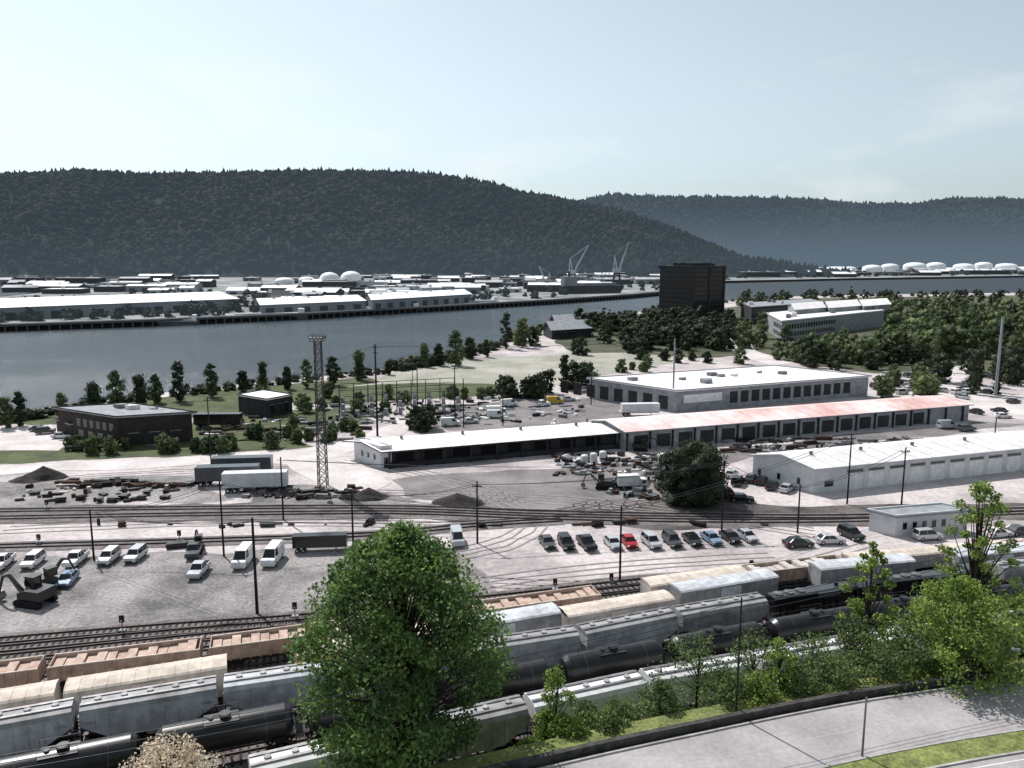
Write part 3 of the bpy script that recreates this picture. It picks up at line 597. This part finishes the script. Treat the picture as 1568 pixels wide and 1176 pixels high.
def tower(mb,a,b2,h):
    nf=10; fh=(h-3)/nf
    for i in range(nf):
        z=2.5+i*fh; mb.box(-.25,a+.25,-.25,b2+.25,z,z+fh*.34,'brown')
        mb.box(-.12,a+.12,-.12,b2+.12,z+fh*.34+.01,z+fh-.01,'tglass')
        for side in range(16):
            x=a*side/16; mb.box(x,x+.25,-.2,-.13,z+fh*.34,z+fh,'walld')
        for side in range(12):
            y=b2*side/12; mb.box(-.2,-.13,y,y+.25,z+fh*.34,z+fh,'walld')
    mb.box(-1,a+1,-1,b2+1,h-.6,h+1.2,'walld'); mb.box(a*.2,a*.8,b2*.2,b2*.8,h+1.2,h+3.2,'walld')
    for i in range(6): mb.box(a*.1+i*a*.13,a*.1+i*a*.13+1.5,b2*.1,b2*.1+1.5,h+1.2,h+2.6,'walld')
    for x in (-.5,a*.5,a): mb.box(x-.6,x+1.1,-.6,-.3,0,h,'walld')
blp('office_tower',(1060,489),(1009,485),(1106,486),36,wall='walld',roof='walld',over=.2,extras=tower)
blp('office_building',(1196,521),(1172,505),(1352,500),10,wall='wallg',roof='roofw',ops=(('f',1,60,20,.7,1.5,3.8,'glass'),('f',1,60,20,.7,5.5,8,'glass'),('l',1,30,8,.7,1.5,3.8,'glass'),('l',1,30,8,.7,5.5,8,'glass')),over=.8,extras=vents(10,8,2))
blp('office_building',(1150,497),(1134,488),(1262,487),11,wall='walld',roof='wallg',ops=(('f',1,45,14,.7,2,4,'glass'),('f',1,45,14,.7,7,9.5,'glass')),over=.6,extras=vents(5,9,2))
for C,L_,R_ in (((1215,508),(1205,502),(1262,503)),((1268,504),(1256,497),(1316,499)),((1320,500),(1308,493),(1362,496))):
    blp('office_pavilion',C,L_,R_,13,wall='wallg',roof='roofw',kind='gable',rh=3,over=.8,ops=(('f',1,14,6,.6,10.6,12.2,'glass'),))
blp('boathouse',(845,520),(832,514),(905,516),5,wall='walld',roof='wallg',kind='gable',rh=4,over=1,ops=(('f',1,16,5,.5,1,3.6,'glass'),))
blp('boathouse',(852,514),(842,509),(880,512),7,wall='walld',roof='wallg',kind='gable',rh=4,over=1,ops=(('f',1,8,3,.5,1,3.6,'glass'),))
blp('site_office',(1370,822),(1330,812),(1480,812),3.2,wall='wallw',roof='wallg',ops=(('f',.8,10,5,.4,1.1,2.2,'glass'),('f',10,11.5,1,.6,0,2.1,'white')),over=.3)
def fardet(mb,a,b2,h):
    n=max(2,int(a/14))
    for i in range(n): mb.box(a*(i+.25)/n,a*(i+.7)/n,-.3,0,0,h*.6,'fdark')
    for i in range(max(1,int(a/30))): mb.box(a*(i+.4)/max(1,int(a/30)),a*(i+.4)/max(1,int(a/30))+3,b2*.4,b2*.5,h+.6,h+3,'fgrey')
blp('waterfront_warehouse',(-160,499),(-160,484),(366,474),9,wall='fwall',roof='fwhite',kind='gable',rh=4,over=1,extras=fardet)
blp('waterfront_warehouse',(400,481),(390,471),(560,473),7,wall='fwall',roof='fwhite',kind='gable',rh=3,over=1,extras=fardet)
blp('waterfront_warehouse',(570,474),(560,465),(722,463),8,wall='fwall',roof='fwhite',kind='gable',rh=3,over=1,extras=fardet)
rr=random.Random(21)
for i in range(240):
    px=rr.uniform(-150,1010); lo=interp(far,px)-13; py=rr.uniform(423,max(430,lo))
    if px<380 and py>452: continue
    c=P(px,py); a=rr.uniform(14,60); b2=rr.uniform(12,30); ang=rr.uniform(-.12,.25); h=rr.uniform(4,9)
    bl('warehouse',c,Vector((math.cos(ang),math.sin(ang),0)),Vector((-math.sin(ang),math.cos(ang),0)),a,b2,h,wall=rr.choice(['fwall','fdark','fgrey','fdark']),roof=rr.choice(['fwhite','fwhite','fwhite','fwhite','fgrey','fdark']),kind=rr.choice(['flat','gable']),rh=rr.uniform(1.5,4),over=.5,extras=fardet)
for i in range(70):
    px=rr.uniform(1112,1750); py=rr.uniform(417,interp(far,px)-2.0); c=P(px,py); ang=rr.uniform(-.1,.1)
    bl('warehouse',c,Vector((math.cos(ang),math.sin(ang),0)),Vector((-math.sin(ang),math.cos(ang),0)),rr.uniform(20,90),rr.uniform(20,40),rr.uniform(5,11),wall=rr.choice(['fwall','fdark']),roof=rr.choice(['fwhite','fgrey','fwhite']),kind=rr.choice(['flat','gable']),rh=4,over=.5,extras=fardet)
def tankf(px,py,r,h,dm):
    mb=MB(); mb.cyl((0,0,0),(0,0,h),r,'fwhite',24); mb.dome((0,0,h),r,dm,'fwhite',24,4)
    for k in range(14): a=k*.12; b3=(k+1)*.12; mb.beam((math.cos(a-1.6)*(r+.5),math.sin(a-1.6)*(r+.5),h*k/14),(math.cos(b3-1.6)*(r+.5),math.sin(b3-1.6)*(r+.5),h*(k+1)/14),.5,'fgrey')
    mb.obj('storage_tank',P(px,py))
for t in ((505,436,15,9,10),(538,435,16,10,10),(470,436,12,8,4),(436,436,14,6,5),(1335,420,22,14,8),(1362,419,20,17,7),(1400,419,26,18,9),(1432,418.5,22,19,8),(1475,418.5,24,17,7),(1505,418,20,20,7),(1540,418,24,18,6),(1300,420,16,12,6),(1600,417,24,17,7),(1180,422,14,10,5)): tankf(*t)
def crane(px,py,h,s=1,lean=1):
    mb=MB(); k='fdark'; w=6
    for x in (-w,w):
        for y in (-w,w): mb.beam((x,y,0),(x*.5,y*.5,h*.38),1.6,k)
    for z in (.15,.38):
        q=w*(1-.5*z/.38)
        for a_,b_ in (((-q,-q),(q,-q)),((q,-q),(q,q)),((q,q),(-q,q)),((-q,q),(-q,-q))): mb.beam((*a_,h*z),(*b_,h*z),1.2,k)
    mb.box(-5,5,-3,3,h*.39,h*.5,'fgrey'); mb.beam((0,0,h*.5),(-3*lean,0,h*.8),1.5,'fgrey'); mb.beam((-4*lean,0,h*.5),(-3*lean,0,h*.8),1.3,'fgrey')
    tip=Vector((22*lean*s,0,h*1.15))
    for y in (-1.2,1.2): mb.beam((4*lean,y,h*.5),tip,1.2,'fgrey'); mb.beam((4*lean,y,h*.5+3),tip,1.0,'fgrey')
    n=9
    for i in range(n):
        p=Vector((4*lean,-1.2,h*.5)).lerp(tip,i/n); q=Vector((4*lean,-1.2,h*.5+3)).lerp(tip,(i+1)/n); mb.beam(p,q,.5,'fgrey')
    mb.beam((-3*lean,0,h*.8),tip,.5,'fgrey'); mb.beam(tip,tip-Vector((0,0,h*.4)),.35,k)
    mb.obj('dock_crane',P(px,py))
crane(876,443,50,.95,1); crane(944,442,54,.7,1); crane(838,443,26,.5,-1)
def barge(px,py,L_,ang,h=3):
    mb=MB(); mb.prism([(-L_/2,0),(-L_/2+3,-2),(L_/2-3,-2),(L_/2,0),(L_/2,h*.5),(-L_/2,h*.5)],-5,5,'fdark'); mb.box(-L_*.4,L_*.4,-4,4,h*.5,h,'fgrey'); mb.box(L_*.38,L_*.46,-3,3,h*.5,h+3,'fwhite')
    p=P(px,py,-3.2); mb.obj('barge',p,ang)
barge(270,495,30,.15); barge(410,487,60,.25,4); barge(600,476,50,.3); barge(720,468,60,.35,5)
mb=MB(); p=P(905,449); mb.T=Matrix.Translation(p)@Matrix.Rotation(.3,4,'Z')
mb.prism([(-35,0),(-40,9),(40,9),(34,0)],-8,8,'fdark'); mb.box(-36,-20,-6,6,9,20,'fwall'); mb.box(-18,30,-6,6,9,12,'fwall'); mb.cyl((-28,0,20),(-28,0,26),1.5,'fdark',8); mb.obj('moored_ship')
mb=MB()
fl=[P(a,b2) for a,b2 in far[:9]]
for a,b2 in zip(fl[:-1],fl[1:]):
    n=int((b2-a).length/6)
    for i in range(n):
        p=a.lerp(b2,i/n); mb.cyl((p.x,p.y-7,-6),(p.x,p.y-7,.2),.5,'fdark',5)
    d=(b2-a).normalized(); nn=Vector((-d.y,d.x,0))
    vs=[a-nn*8,b2-nn*8,b2+nn*2,a+nn*2]; mb.add([v+Vector((0,0,.5)) for v in vs]+[v+Vector((0,0,-.9)) for v in vs],[(0,1,2,3),(0,1,5,4)],'fdark')
mb.obj('timber_wharf')
U=Leafs()
for i in range(520):
    px=rr.uniform(-150,1750); py=interp(far,px)-rr.uniform(2,34) if px<1000 else rr.uniform(416,interp(far,px)-1)
    if py<418: py=418+rr.random()
    h=rr.uniform(4,9); U.tree(P(px,py),h,h*1.3,n=40,K=4,size=3.0,trunk=0,clump=.32,seed=i,core=1)
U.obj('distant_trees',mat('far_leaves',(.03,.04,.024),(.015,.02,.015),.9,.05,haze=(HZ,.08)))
# ---------------- vehicles
def wheels(mb,xs,y,r=.34):
    for x in xs:
        for s in (-1,1): mb.cyl((x,s*y-s*.22,r),(x,s*y,r),r,'tyre',12); mb.cyl((x,s*y,r),(x,s*(y+.015),r),r*.55,'silver',8)
def car(col,kind):
    mb=MB(); c=col
    if kind=='sedan': body=[(-2.3,.3),(2.25,.3),(2.35,.6),(2.2,.8),(1.1,.95),(-1.5,1.0),(-2.25,.95),(-2.35,.7)]; cab=(-1.75,1.0,-1.15,.35,.97,1.45)
    elif kind=='suv': body=[(-2.3,.35),(2.25,.35),(2.35,.7),(2.2,.98),(1.1,1.1),(-2.3,1.12),(-2.38,.8)]; cab=(-2.25,1.1,-2.0,.45,1.1,1.78)
    elif kind=='pickup': body=[(-2.7,.42),(2.6,.42),(2.7,.8),(2.55,1.08),(1.2,1.15),(-2.7,1.15)]; cab=(-.9,1.2,-.65,.55,1.13,1.85)
    else: body=[(-2.6,.35),(2.5,.35),(2.6,.8),(2.4,1.15),(1.6,1.25),(-2.6,1.25)]; cab=(-2.58,1.75,-2.5,.95,1.24,2.2)
    mb.prism(body,-.9,.9,c)
    x0,x1,x2,x3,z0,z1=cab; w0,w1=.84,.68
    vs=[(x0,-w0,z0),(x1,-w0,z0),(x1,w0,z0),(x0,w0,z0),(x2,-w1,z1),(x3,-w1,z1),(x3,w1,z1),(x2,w1,z1)]
    mb.add(vs,[(0,1,5,4),(1,2,6,5),(2,3,7,6),(3,0,4,7)],'glass')
    mb.prism([(x2-.06,z1),(x3+.06,z1),(x3-.05,z1+.06),(x2+.05,z1+.06)],-w1-.03,w1+.03,c)
    for s in (-1,1):
        mb.beam((x1+.02,s*w0,z0),(x3+.02,s*w1,z1),.06,c); mb.beam((x0-.02,s*w0,z0),(x2-.02,s*w1,z1),.1,c); mx_=(x0+x1)/2; mb.beam((mx_,s*(w0+.01),z0),((x2+x3)/2,s*(w1+.01),z1),.07,c)
        mb.box(2.2,2.37,s*.72-.18,s*.72+.18,.62,.78,'light'); mb.box(-2.42 if kind!='pickup' else -2.72,-2.2,s*.75-.13,s*.75+.13,.75,.95,'tail')
        mb.box(x1-.25,x1-.05,s*.97-.08,s*.97+.08,z0,z0+.16,c)
    if kind=='pickup': mb.box(-2.6,-1.0,-.75,.75,1.151,1.17,'dark')
    if kind=='van': mb.box(-2.55,.3,-.86,.86,1.24,2.1,c)
    mb.box(2.1,2.38,-.55,.55,.42,.58,'dark'); wheels(mb,(-1.45,1.45),.92)
    return mb.mesh('parked_car')
CM={}
def putcar(px,py,col,kind,ang,sc=.98):
    k=(col,kind)
    if k not in CM: CM[k]=car(col,kind)
    nm={'sedan':'parked_car','suv':'parked_suv','pickup':'pickup_truck','van':'parked_van'}[kind]
    place(CM[k],nm,P(px,py)+Vector((0,0,.06)),math.radians(ang),sc)
rc=[(838,836,'greyp','sedan'),(867,838,'blackp','suv'),(898,838,'blackp','pickup'),(938,837,'silver','sedan'),(963,835,'red','sedan'),(997,836,'silver','suv'),(1029,834,'greyp','suv'),(1060,832,'blackp','sedan'),(1089,830,'blue','sedan'),(1118,828,'blackp','sedan'),(1143,826,'silver','sedan')]
for a in rc: putcar(*a,-78+random.uniform(-4,4))
for a in ((1222,837,'blackp','sedan',8),(1270,832,'silver','sedan',5),(1303,824,'blackp','suv',-70),(1420,826,'silver','suv',10),(1528,822,'white','sedan',15),(1560,818,'greyp','sedan',15),
    (4,868,'white','pickup',-80),(51,866,'white','suv',-85),(117,863,'white','pickup',-85),(167,860,'white','suv',-88),(208,857,'silver','suv',-90),(104,893,'blue','sedan',-80),(305,880,'silver','pickup',-88),(298,850,'greyp','pickup',-80),(373,864,'white','van',-88,1.1),(418,861,'white','van',-90,1.1),
    (95,671,'silver','sedan',10),(70,664,'blackp','suv',20),(60,660,'greyp','sedan',10),(120,690,'blackp','pickup',15),(640,690,'white','van',5),(690,652,'white','van',10),(720,648,'silver','sedan',20),(760,640,'white','van',0),(780,622,'white','van',20),(850,618,'yellow','van',10),(830,622,'white','pickup',30),(870,614,'silver','sedan',10),(900,600,'white','suv',15),
    (1130,742,'blackp','suv',60),(1150,737,'greyp','sedan',60),(1166,740,'blackp','sedan',60),(1182,748,'blackp','sedan',60),(1205,752,'silver','sedan',50),(1120,730,'silver','sedan',60),(1450,656,'silver','van',10),(1110,765,'blackp','van',-10),(1135,768,'blackp','sedan',-10),(1480,660,'greyp','suv',10),(1390,598,'white','sedan',30),(1400,586,'greyp','sedan',30),(1415,580,'silver','sedan',30),(1535,640,'white','sedan',0),(1136,498,'white','sedan',60),(950,745,'greyp','pickup',10),(700,832,'silver','van',-80),(1230,576,'silver','sedan',0)): putcar(*a)
rr2=random.Random(4)
for i in range(34): putcar(rr2.uniform(1340,1560),rr2.uniform(575,640) if i%2 else rr2.uniform(575,600),rr2.choice(['silver','white','blackp','greyp','silver','blackp']),rr2.choice(['sedan','suv','sedan']),rr2.choice([20,110]))
def boxtruck(col='white',L_=5.2):
    mb=MB(); mb.box(-L_/2-1,L_/2-1,-1.2,1.2,1.0,3.5,col); mb.box(-L_/2-1.03,-L_/2-1.0,-1,1,1.1,3.3,'wallg'); mb.prism([(L_/2-.9,.5),(L_/2+1.2,.5),(L_/2+1.2,1.4),(L_/2+.7,2.5),(L_/2-.9,2.6)],-1.05,1.05,col)
    mb.add([(L_/2+1.21,-.9,1.45),(L_/2+1.21,.9,1.45),(L_/2+.74,.9,2.42),(L_/2+.74,-.9,2.42)],[(0,1,2,3)],'glass')
    for s in (-1.06,1.06): mb.box(L_/2-.4,L_/2+.6,s-.02,s+.02,1.5,2.3,'glass')
    mb.box(-L_/2-1,L_/2+1.2,-.4,.4,.6,1,'black'); wheels(mb,(-L_/2+.2,L_/2+.3),1.15,.48); return mb.mesh('box_truck')
BT=boxtruck()
for px,py,a in ((760,636,10),(968,748,5)): place(BT,'box_truck',P(px,py),math.radians(a),.8)
def trailer(col,L_=12):
    mb=MB(); mb.box(-L_/2,L_/2,-1.28,1.28,1.15,3.9,col); mb.box(-L_/2,L_/2,-.5,.5,.85,1.148,'black'); wheels(mb,(-L_/2+1,-L_/2+2.3),1.2,.5)
    for y in (-.9,.9): mb.beam((L_/2-2.5,y,0),(L_/2-2.5,y,1.1),.12,'black')
    for i in range(int(L_/1.2)):
        for y in (-1.31,1.28): mb.box(-L_/2+i*1.2,-L_/2+i*1.2+.06,y,y+.03,1.2,3.85,col)
    mb.box(-L_/2-.04,-L_/2,-.02,.02,1.2,3.8,'black'); return mb.mesh('semi_trailer')
TW=trailer('wallw'); TB=trailer('blackp'); TG=trailer('greyp')
for me,px,py,a,s in ((TW,392,752,7,1),(TG,350,742,7,1),(TG,372,727,6,1),(TB,491,843,6,.68),(TW,980,636,5,.9),(TB,335,655,3,1)): place(me,'semi_trailer',P(px,py),math.radians(a),s)
def excav(col):
    mb=MB()
    for y in (-1.1,1.1): mb.prism([(-1.8,.25),(-1.5,0),(1.5,0),(1.8,.25),(1.8,.6),(1.5,.85),(-1.5,.85),(-1.8,.6)],y-.25,y+.25,'tyre')
    mb.prism([(-1.9,.95),(1.3,.95),(1.3,1.6),(.2,2.0),(-1.7,2.0),(-1.95,1.6)],-1.2,1.2,col); mb.prism([(.1,1.9),(1.4,1.9),(1.25,3.0),(.15,3.0)],-1.1,-.1,'glass'); mb.box(0,1.4,-1.2,0,3.0,3.12,col)
    for x in (.1,1.35):
        for y in (-1.1,-.1): mb.beam((x,y,1.9),(x*.95,y,3),.07,col)
    mb.beam((1.2,.4,1.6),(3.0,.4,3.3),.3,col); mb.beam((3.0,.4,3.3),(3.9,.4,3.0),.26,col); mb.beam((3.9,.4,3.0),(4.6,.4,1.2),.22,col); mb.beam((1.6,.4,1.3),(2.8,.4,2.8),.12,'steel'); mb.prism([(4.3,1.2),(4.9,1.2),(5.0,.5),(4.3,.2),(4.0,.6)],0,.8,'steel'); return mb.mesh('excavator')
EX=excav('black')
for me,px,py,a,s in ((EX,55,925,165,1.15),(EX,68,903,60,1.0),(EX,925,748,170,.9),(EX,300,845,100,.8),(EX,980,690,0,.9)): place(me,'excavator',P(px,py),math.radians(a),s)
def pile(px,py,r,h,m='dirt'):
    mb=MB(); n=22; vs=[];rings=7
    for j in range(rings):
        for i in range(n):
            t=2*math.pi*i/n; rr_=r*(1-j/rings)*(1+.25*noise.noise(Vector((math.cos(t),math.sin(t),px+j*.3)))); vs.append((rr_*math.cos(t)*1.5,rr_*math.sin(t),h*(j/rings)**.9-.05+.12*noise.noise(Vector((i,j,px)))*(j>0)))
    vs.append((0,0,h)); fs=[(j*n+i,j*n+(i+1)%n,(j+1)*n+(i+1)%n,(j+1)*n+i) for j in range(rings-1) for i in range(n)]+[((rings-1)*n+i,(rings-1)*n+(i+1)%n,rings*n) for i in range(n)]
    mb.add(vs,fs,m); mb.obj('soil_pile',P(px,py))
for a in ((68,732,3.2,2.6),(40,736,2.5,1.2),(565,762,2.6,2.0),(700,770,3.2,1.9),(540,762,2,1),(720,772,2,1.2)): pile(*a)
def clutter(name,x0,x1,y0,y1,n,seed,ks,long=1.6,ang=.25):
    r=random.Random(seed); mb=MB()
    for i in range(n):
        p=P(r.uniform(x0,x1),r.uniform(y0,y1)); a=r.gauss(.1,ang) if r.random()<.7 else r.uniform(0,3.1)
        mb.T=Matrix.Translation(p)@Matrix.Rotation(a,4,'Z'); t=r.random(); k=r.choice(ks)
        if t<.45:
            L_=r.uniform(.5,long); nz_=r.randint(1,4)
            for q in range(nz_):
                for j in range(4):
                    if r.random()<.8: x=r.uniform(-.15,.15); mb.box(-L_+x,L_+x,-.5+j*.26,-.5+j*.26+.22,q*.22,q*.22+.2,k)
        elif t<.6:
            for j in range(3): mb.cyl((-r.uniform(.5,long),j*.36,.2),(r.uniform(.5,long),j*.36+r.uniform(-.1,.1),.2),.15,k,7)
        elif t<.7: mb.cyl((0,0,0),(0,0,r.uniform(.6,1.1)),r.uniform(.25,.45),k,10)
        elif t<.85:
            vs=[]; s=r.uniform(.2,.6)
            for v in ICV: q=r.uniform(.7,1.2)*s; vs.append((v[0]*q*1.4,v[1]*q,max(0,v[2]*q*.5+.1)))
            mb.add(vs,ICF,k)
        else:
            s=r.uniform(.3,.8); mb.prism([(-s,0),(s,0),(s*.8,s*1.1),(-s*.7,s*.9)],-s*.6,s*.6,k); mb.beam((-s,0,0),(s,.3,s*1.6),.08,'steel')
    mb.T=None; mb.obj(name)
clutter('rail_tie_stacks',90,300,739,748,42,1,['tie','black','rust','wood'],3); clutter('scrap_stacks',375,560,748,764,75,2,['tie','black','rust','steel','dirt'])
clutter('yard_equipment',850,1010,695,728,130,3,['black','steel','wallg','white','rust','walld'],1.4,1); clutter('yard_equipment',930,1020,735,765,50,5,['black','steel','wallg','rust'],1.4,1)
clutter('yard_equipment',260,320,834,842,5,6,['black','steel']); clutter('scrap_stacks',40,300,744,754,24,8,['black','tie','buff'],2)
clutter('stored_materials',1110,1420,672,694,150,9,['black','steel','wallg','rust','walld'],2.4); clutter('stored_materials',300,560,640,676,130,10,['black','steel','walld','rust','wallg'],2)
clutter('stored_materials',500,740,615,650,200,11,['black','walld','steel','wallg'],1.8); clutter('rubble',0,260,756,770,34,12,['dirt','black'],.9)
clutter('stored_materials',680,900,608,650,70,13,['white','steel','wallg','black'],2,1); clutter('trackside_materials',60,1250,801,808,22,14,['tie','black','rust'],1.2)
mb=MB()
for i in range(3):
    p=P(895+i*14,712-i*3); mb.cyl(p,p+Vector((0,0,2.0)),.8,'wallw',14); mb.dome((p.x,p.y,2.0),.8,.35,'wallw',14)
mb.obj('silo_tanks')
mb=MB()
for i in range(9):
    for j in range(3):
        p=P(520+i*22,640-j*11-i*1.4); mb.beam(p,p+Vector((0,0,6)),.22,'walld')
        if i<8: q=P(520+(i+1)*22,640-j*11-(i+1)*1.4); mb.beam(p+Vector((0,0,6)),q+Vector((0,0,6)),.18,'walld'); mb.beam(p+Vector((0,0,4.6)),q+Vector((0,0,4.6)),.1,'walld')
        mb.cyl(p+Vector((1,0,0)),p+Vector((1,0,2)),.6,'wallg',8)
mb.obj('electrical_substation')
# ---------------- poles, masts
def pole(px,yb,yt,arms=1,r=.17,z=0,name='utility_pole',k='wood'):
    b0=P(px,yb,z); h=ZT(yt,b0.y)-z; mb=MB(); mb.cyl((0,0,-.3),(0,0,h),r,k,8,r*.7)
    for i in range(arms): mb.box(-.8,.8,-.06,.06,h-.9-i*1.3,h-.76-i*1.3,k); [mb.cyl((x,0,h-.76-i*1.3),(x,0,h-.5-i*1.3),.06,'wallg',6) for x in (-.7,-.3,.3,.7)]
    mb.obj(name,b0); return b0+Vector((0,0,h-.5))
A=[pole(144,857,780,0),pole(343,852,735,1),pole(541,838,752,0),pole(731,832,737,1)]
B=[pole(394,940,793,0,.22),pole(949,891,775,0)]
C_=[pole(434,796,700,0),pole(1105,812,705,1),pole(1221,816,742,0),pole(1380,776,685)]
D_=[pole(1297,772,665)]; E_=[pole(323,702,608),pole(578,668,527,2,.28),pole(1030,628,518,0,.3,k='wallg')]
pole(640,645,560,0); pole(697,640,560); pole(632,590,545,0,.12); pole(1524,606,486,0,.5,k='wallg'); pole(430,672,610,0); pole(710,655,580,0); pole(770,652,590,0); pole(905,620,560,0); pole(1520,700,640,0)
for px,yb,yt in ((850,906,886),(1150,876,858),(188,970,942),(452,948,922),(60,834,818),(275,828,812),(72,780,765),(936,893,878),(505,770,755)):
    b0=P(px,yb); h=ZT(yt,b0.y); mb=MB(); mb.cyl((0,0,0),(0,0,h),.07,'steel',6); mb.box(-.28,.28,-.12,.12,h-.9,h,'black'); mb.cyl((0,-.14,h-.3),(0,-.2,h-.3),.12,'tail',8); mb.cyl((0,-.14,h-.65),(0,-.2,h-.65),.12,'light',8); mb.box(-.4,.4,-.3,.3,0,.5,'wallg'); mb.obj('railway_signal',b0)
def wire(a,b2,sag=.6,r=.04):
    mb=MB(); pr=None
    for i in range(13):
        t=i/12; p=a.lerp(b2,t)-Vector((0,0,4*sag*t*(1-t)))
        if pr is not None: mb.cyl(pr,p,r,'black',4,caps=False)
        pr=p
    mb.obj('overhead_wire')
for L_ in (A,B,C_,E_,[A[3],C_[1]],[B[1],D_[0]],[B[0],A[0]],[B[1],A[2]]):
    for a,b2 in zip(L_[:-1],L_[1:]):
        for dx in (-.7,.7): wire(a+Vector((dx,0,0)),b2+Vector((dx,0,0)),.9)
def tpole(px,yb,yt,z,nm):
    b0=P(px,yb,z); h=ZT(yt,b0.y)-z; mb=MB(); mb.cyl((0,0,-.3),(0,0,h),.09,'wood' if nm[0]=='u' else 'steel',8,.07)
    if nm=='street_lamp': mb.beam((0,0,h),(-1.8,.4,h+.3),.07,'steel'); mb.prism([(-2.5,h+.25),(-1.7,h+.2),(-1.7,h+.35),(-2.3,h+.42)],.25,.55,'wallg')
    mb.obj(nm,b0); return b0+Vector((0,0,h-.3))
w1=tpole(1127,1096,915,TZ,'utility_pole'); w2=tpole(1320,1158,1068,TZ,'street_post')
q=tpole(1590,1050,1003,TZ,'street_lamp')
for dz in (0,-.5,-1.0): wire(w1+Vector((0,0,dz)),w1+Vector((-60,-22,dz-1)),1.2,.025); wire(w1+Vector((0,0,dz)),w1+Vector((45,16,dz+4)),.8,.025)
b0=P(578,1168,6); mb=MB(); mb.cyl((0,0,-2),(0,0,2.6),.04,'steel',6); mb.cyl((0,-.06,2.3),(0,-.03,2.3),.45,'red',8,smooth=False); mb.cyl((0,-.065,2.3),(0,-.062,2.3),.3,'white',8); mb.obj('traffic_sign',b0)
b0=P(495,745); h=ZT(522,b0.y); mb=MB(); n=18
for i in range(n):
    z0,z1=h*i/n,h*(i+1)/n; w0=.85-.25*i/n; w1_=.85-.25*(i+1)/n; c0=[(-w0,-w0),(w0,-w0),(w0,w0),(-w0,w0)]; c1=[(-w1_,-w1_),(w1_,-w1_),(w1_,w1_),(-w1_,w1_)]
    for j in range(4):
        mb.beam((*c0[j],z0),(*c1[j],z1),.14,'black'); mb.beam((*c0[j],z0),(*c1[(j+1)%4],z1),.08,'black'); mb.beam((*c0[(j+1)%4],z0),(*c1[j],z1),.08,'black'); mb.beam((*c1[j],z1),(*c1[(j+1)%4],z1),.08,'black')
mb.box(-1.3,1.3,-1.3,1.3,h,h+.12,'black')
for x in (-1,-.35,.35,1): mb.cyl((x,-1.3,h+.5),(x,-1.0,h+.6),.28,'steel',8); mb.cyl((x,1.3,h+.5),(x,1.0,h+.6),.28,'steel',8)
for x in (-1.3,1.3):
    for y in (-1.3,1.3): mb.beam((x,y,h),(x,y,h+1.1),.08,'black')
for a_,b_ in (((-1.3,-1.3),(1.3,-1.3)),((1.3,-1.3),(1.3,1.3)),((1.3,1.3),(-1.3,1.3)),((-1.3,1.3),(-1.3,-1.3))): mb.beam((*a_,h+1.1),(*b_,h+1.1),.07,'black')
mb.obj('floodlight_mast',b0)
print('objects',len(bpy.data.objects))
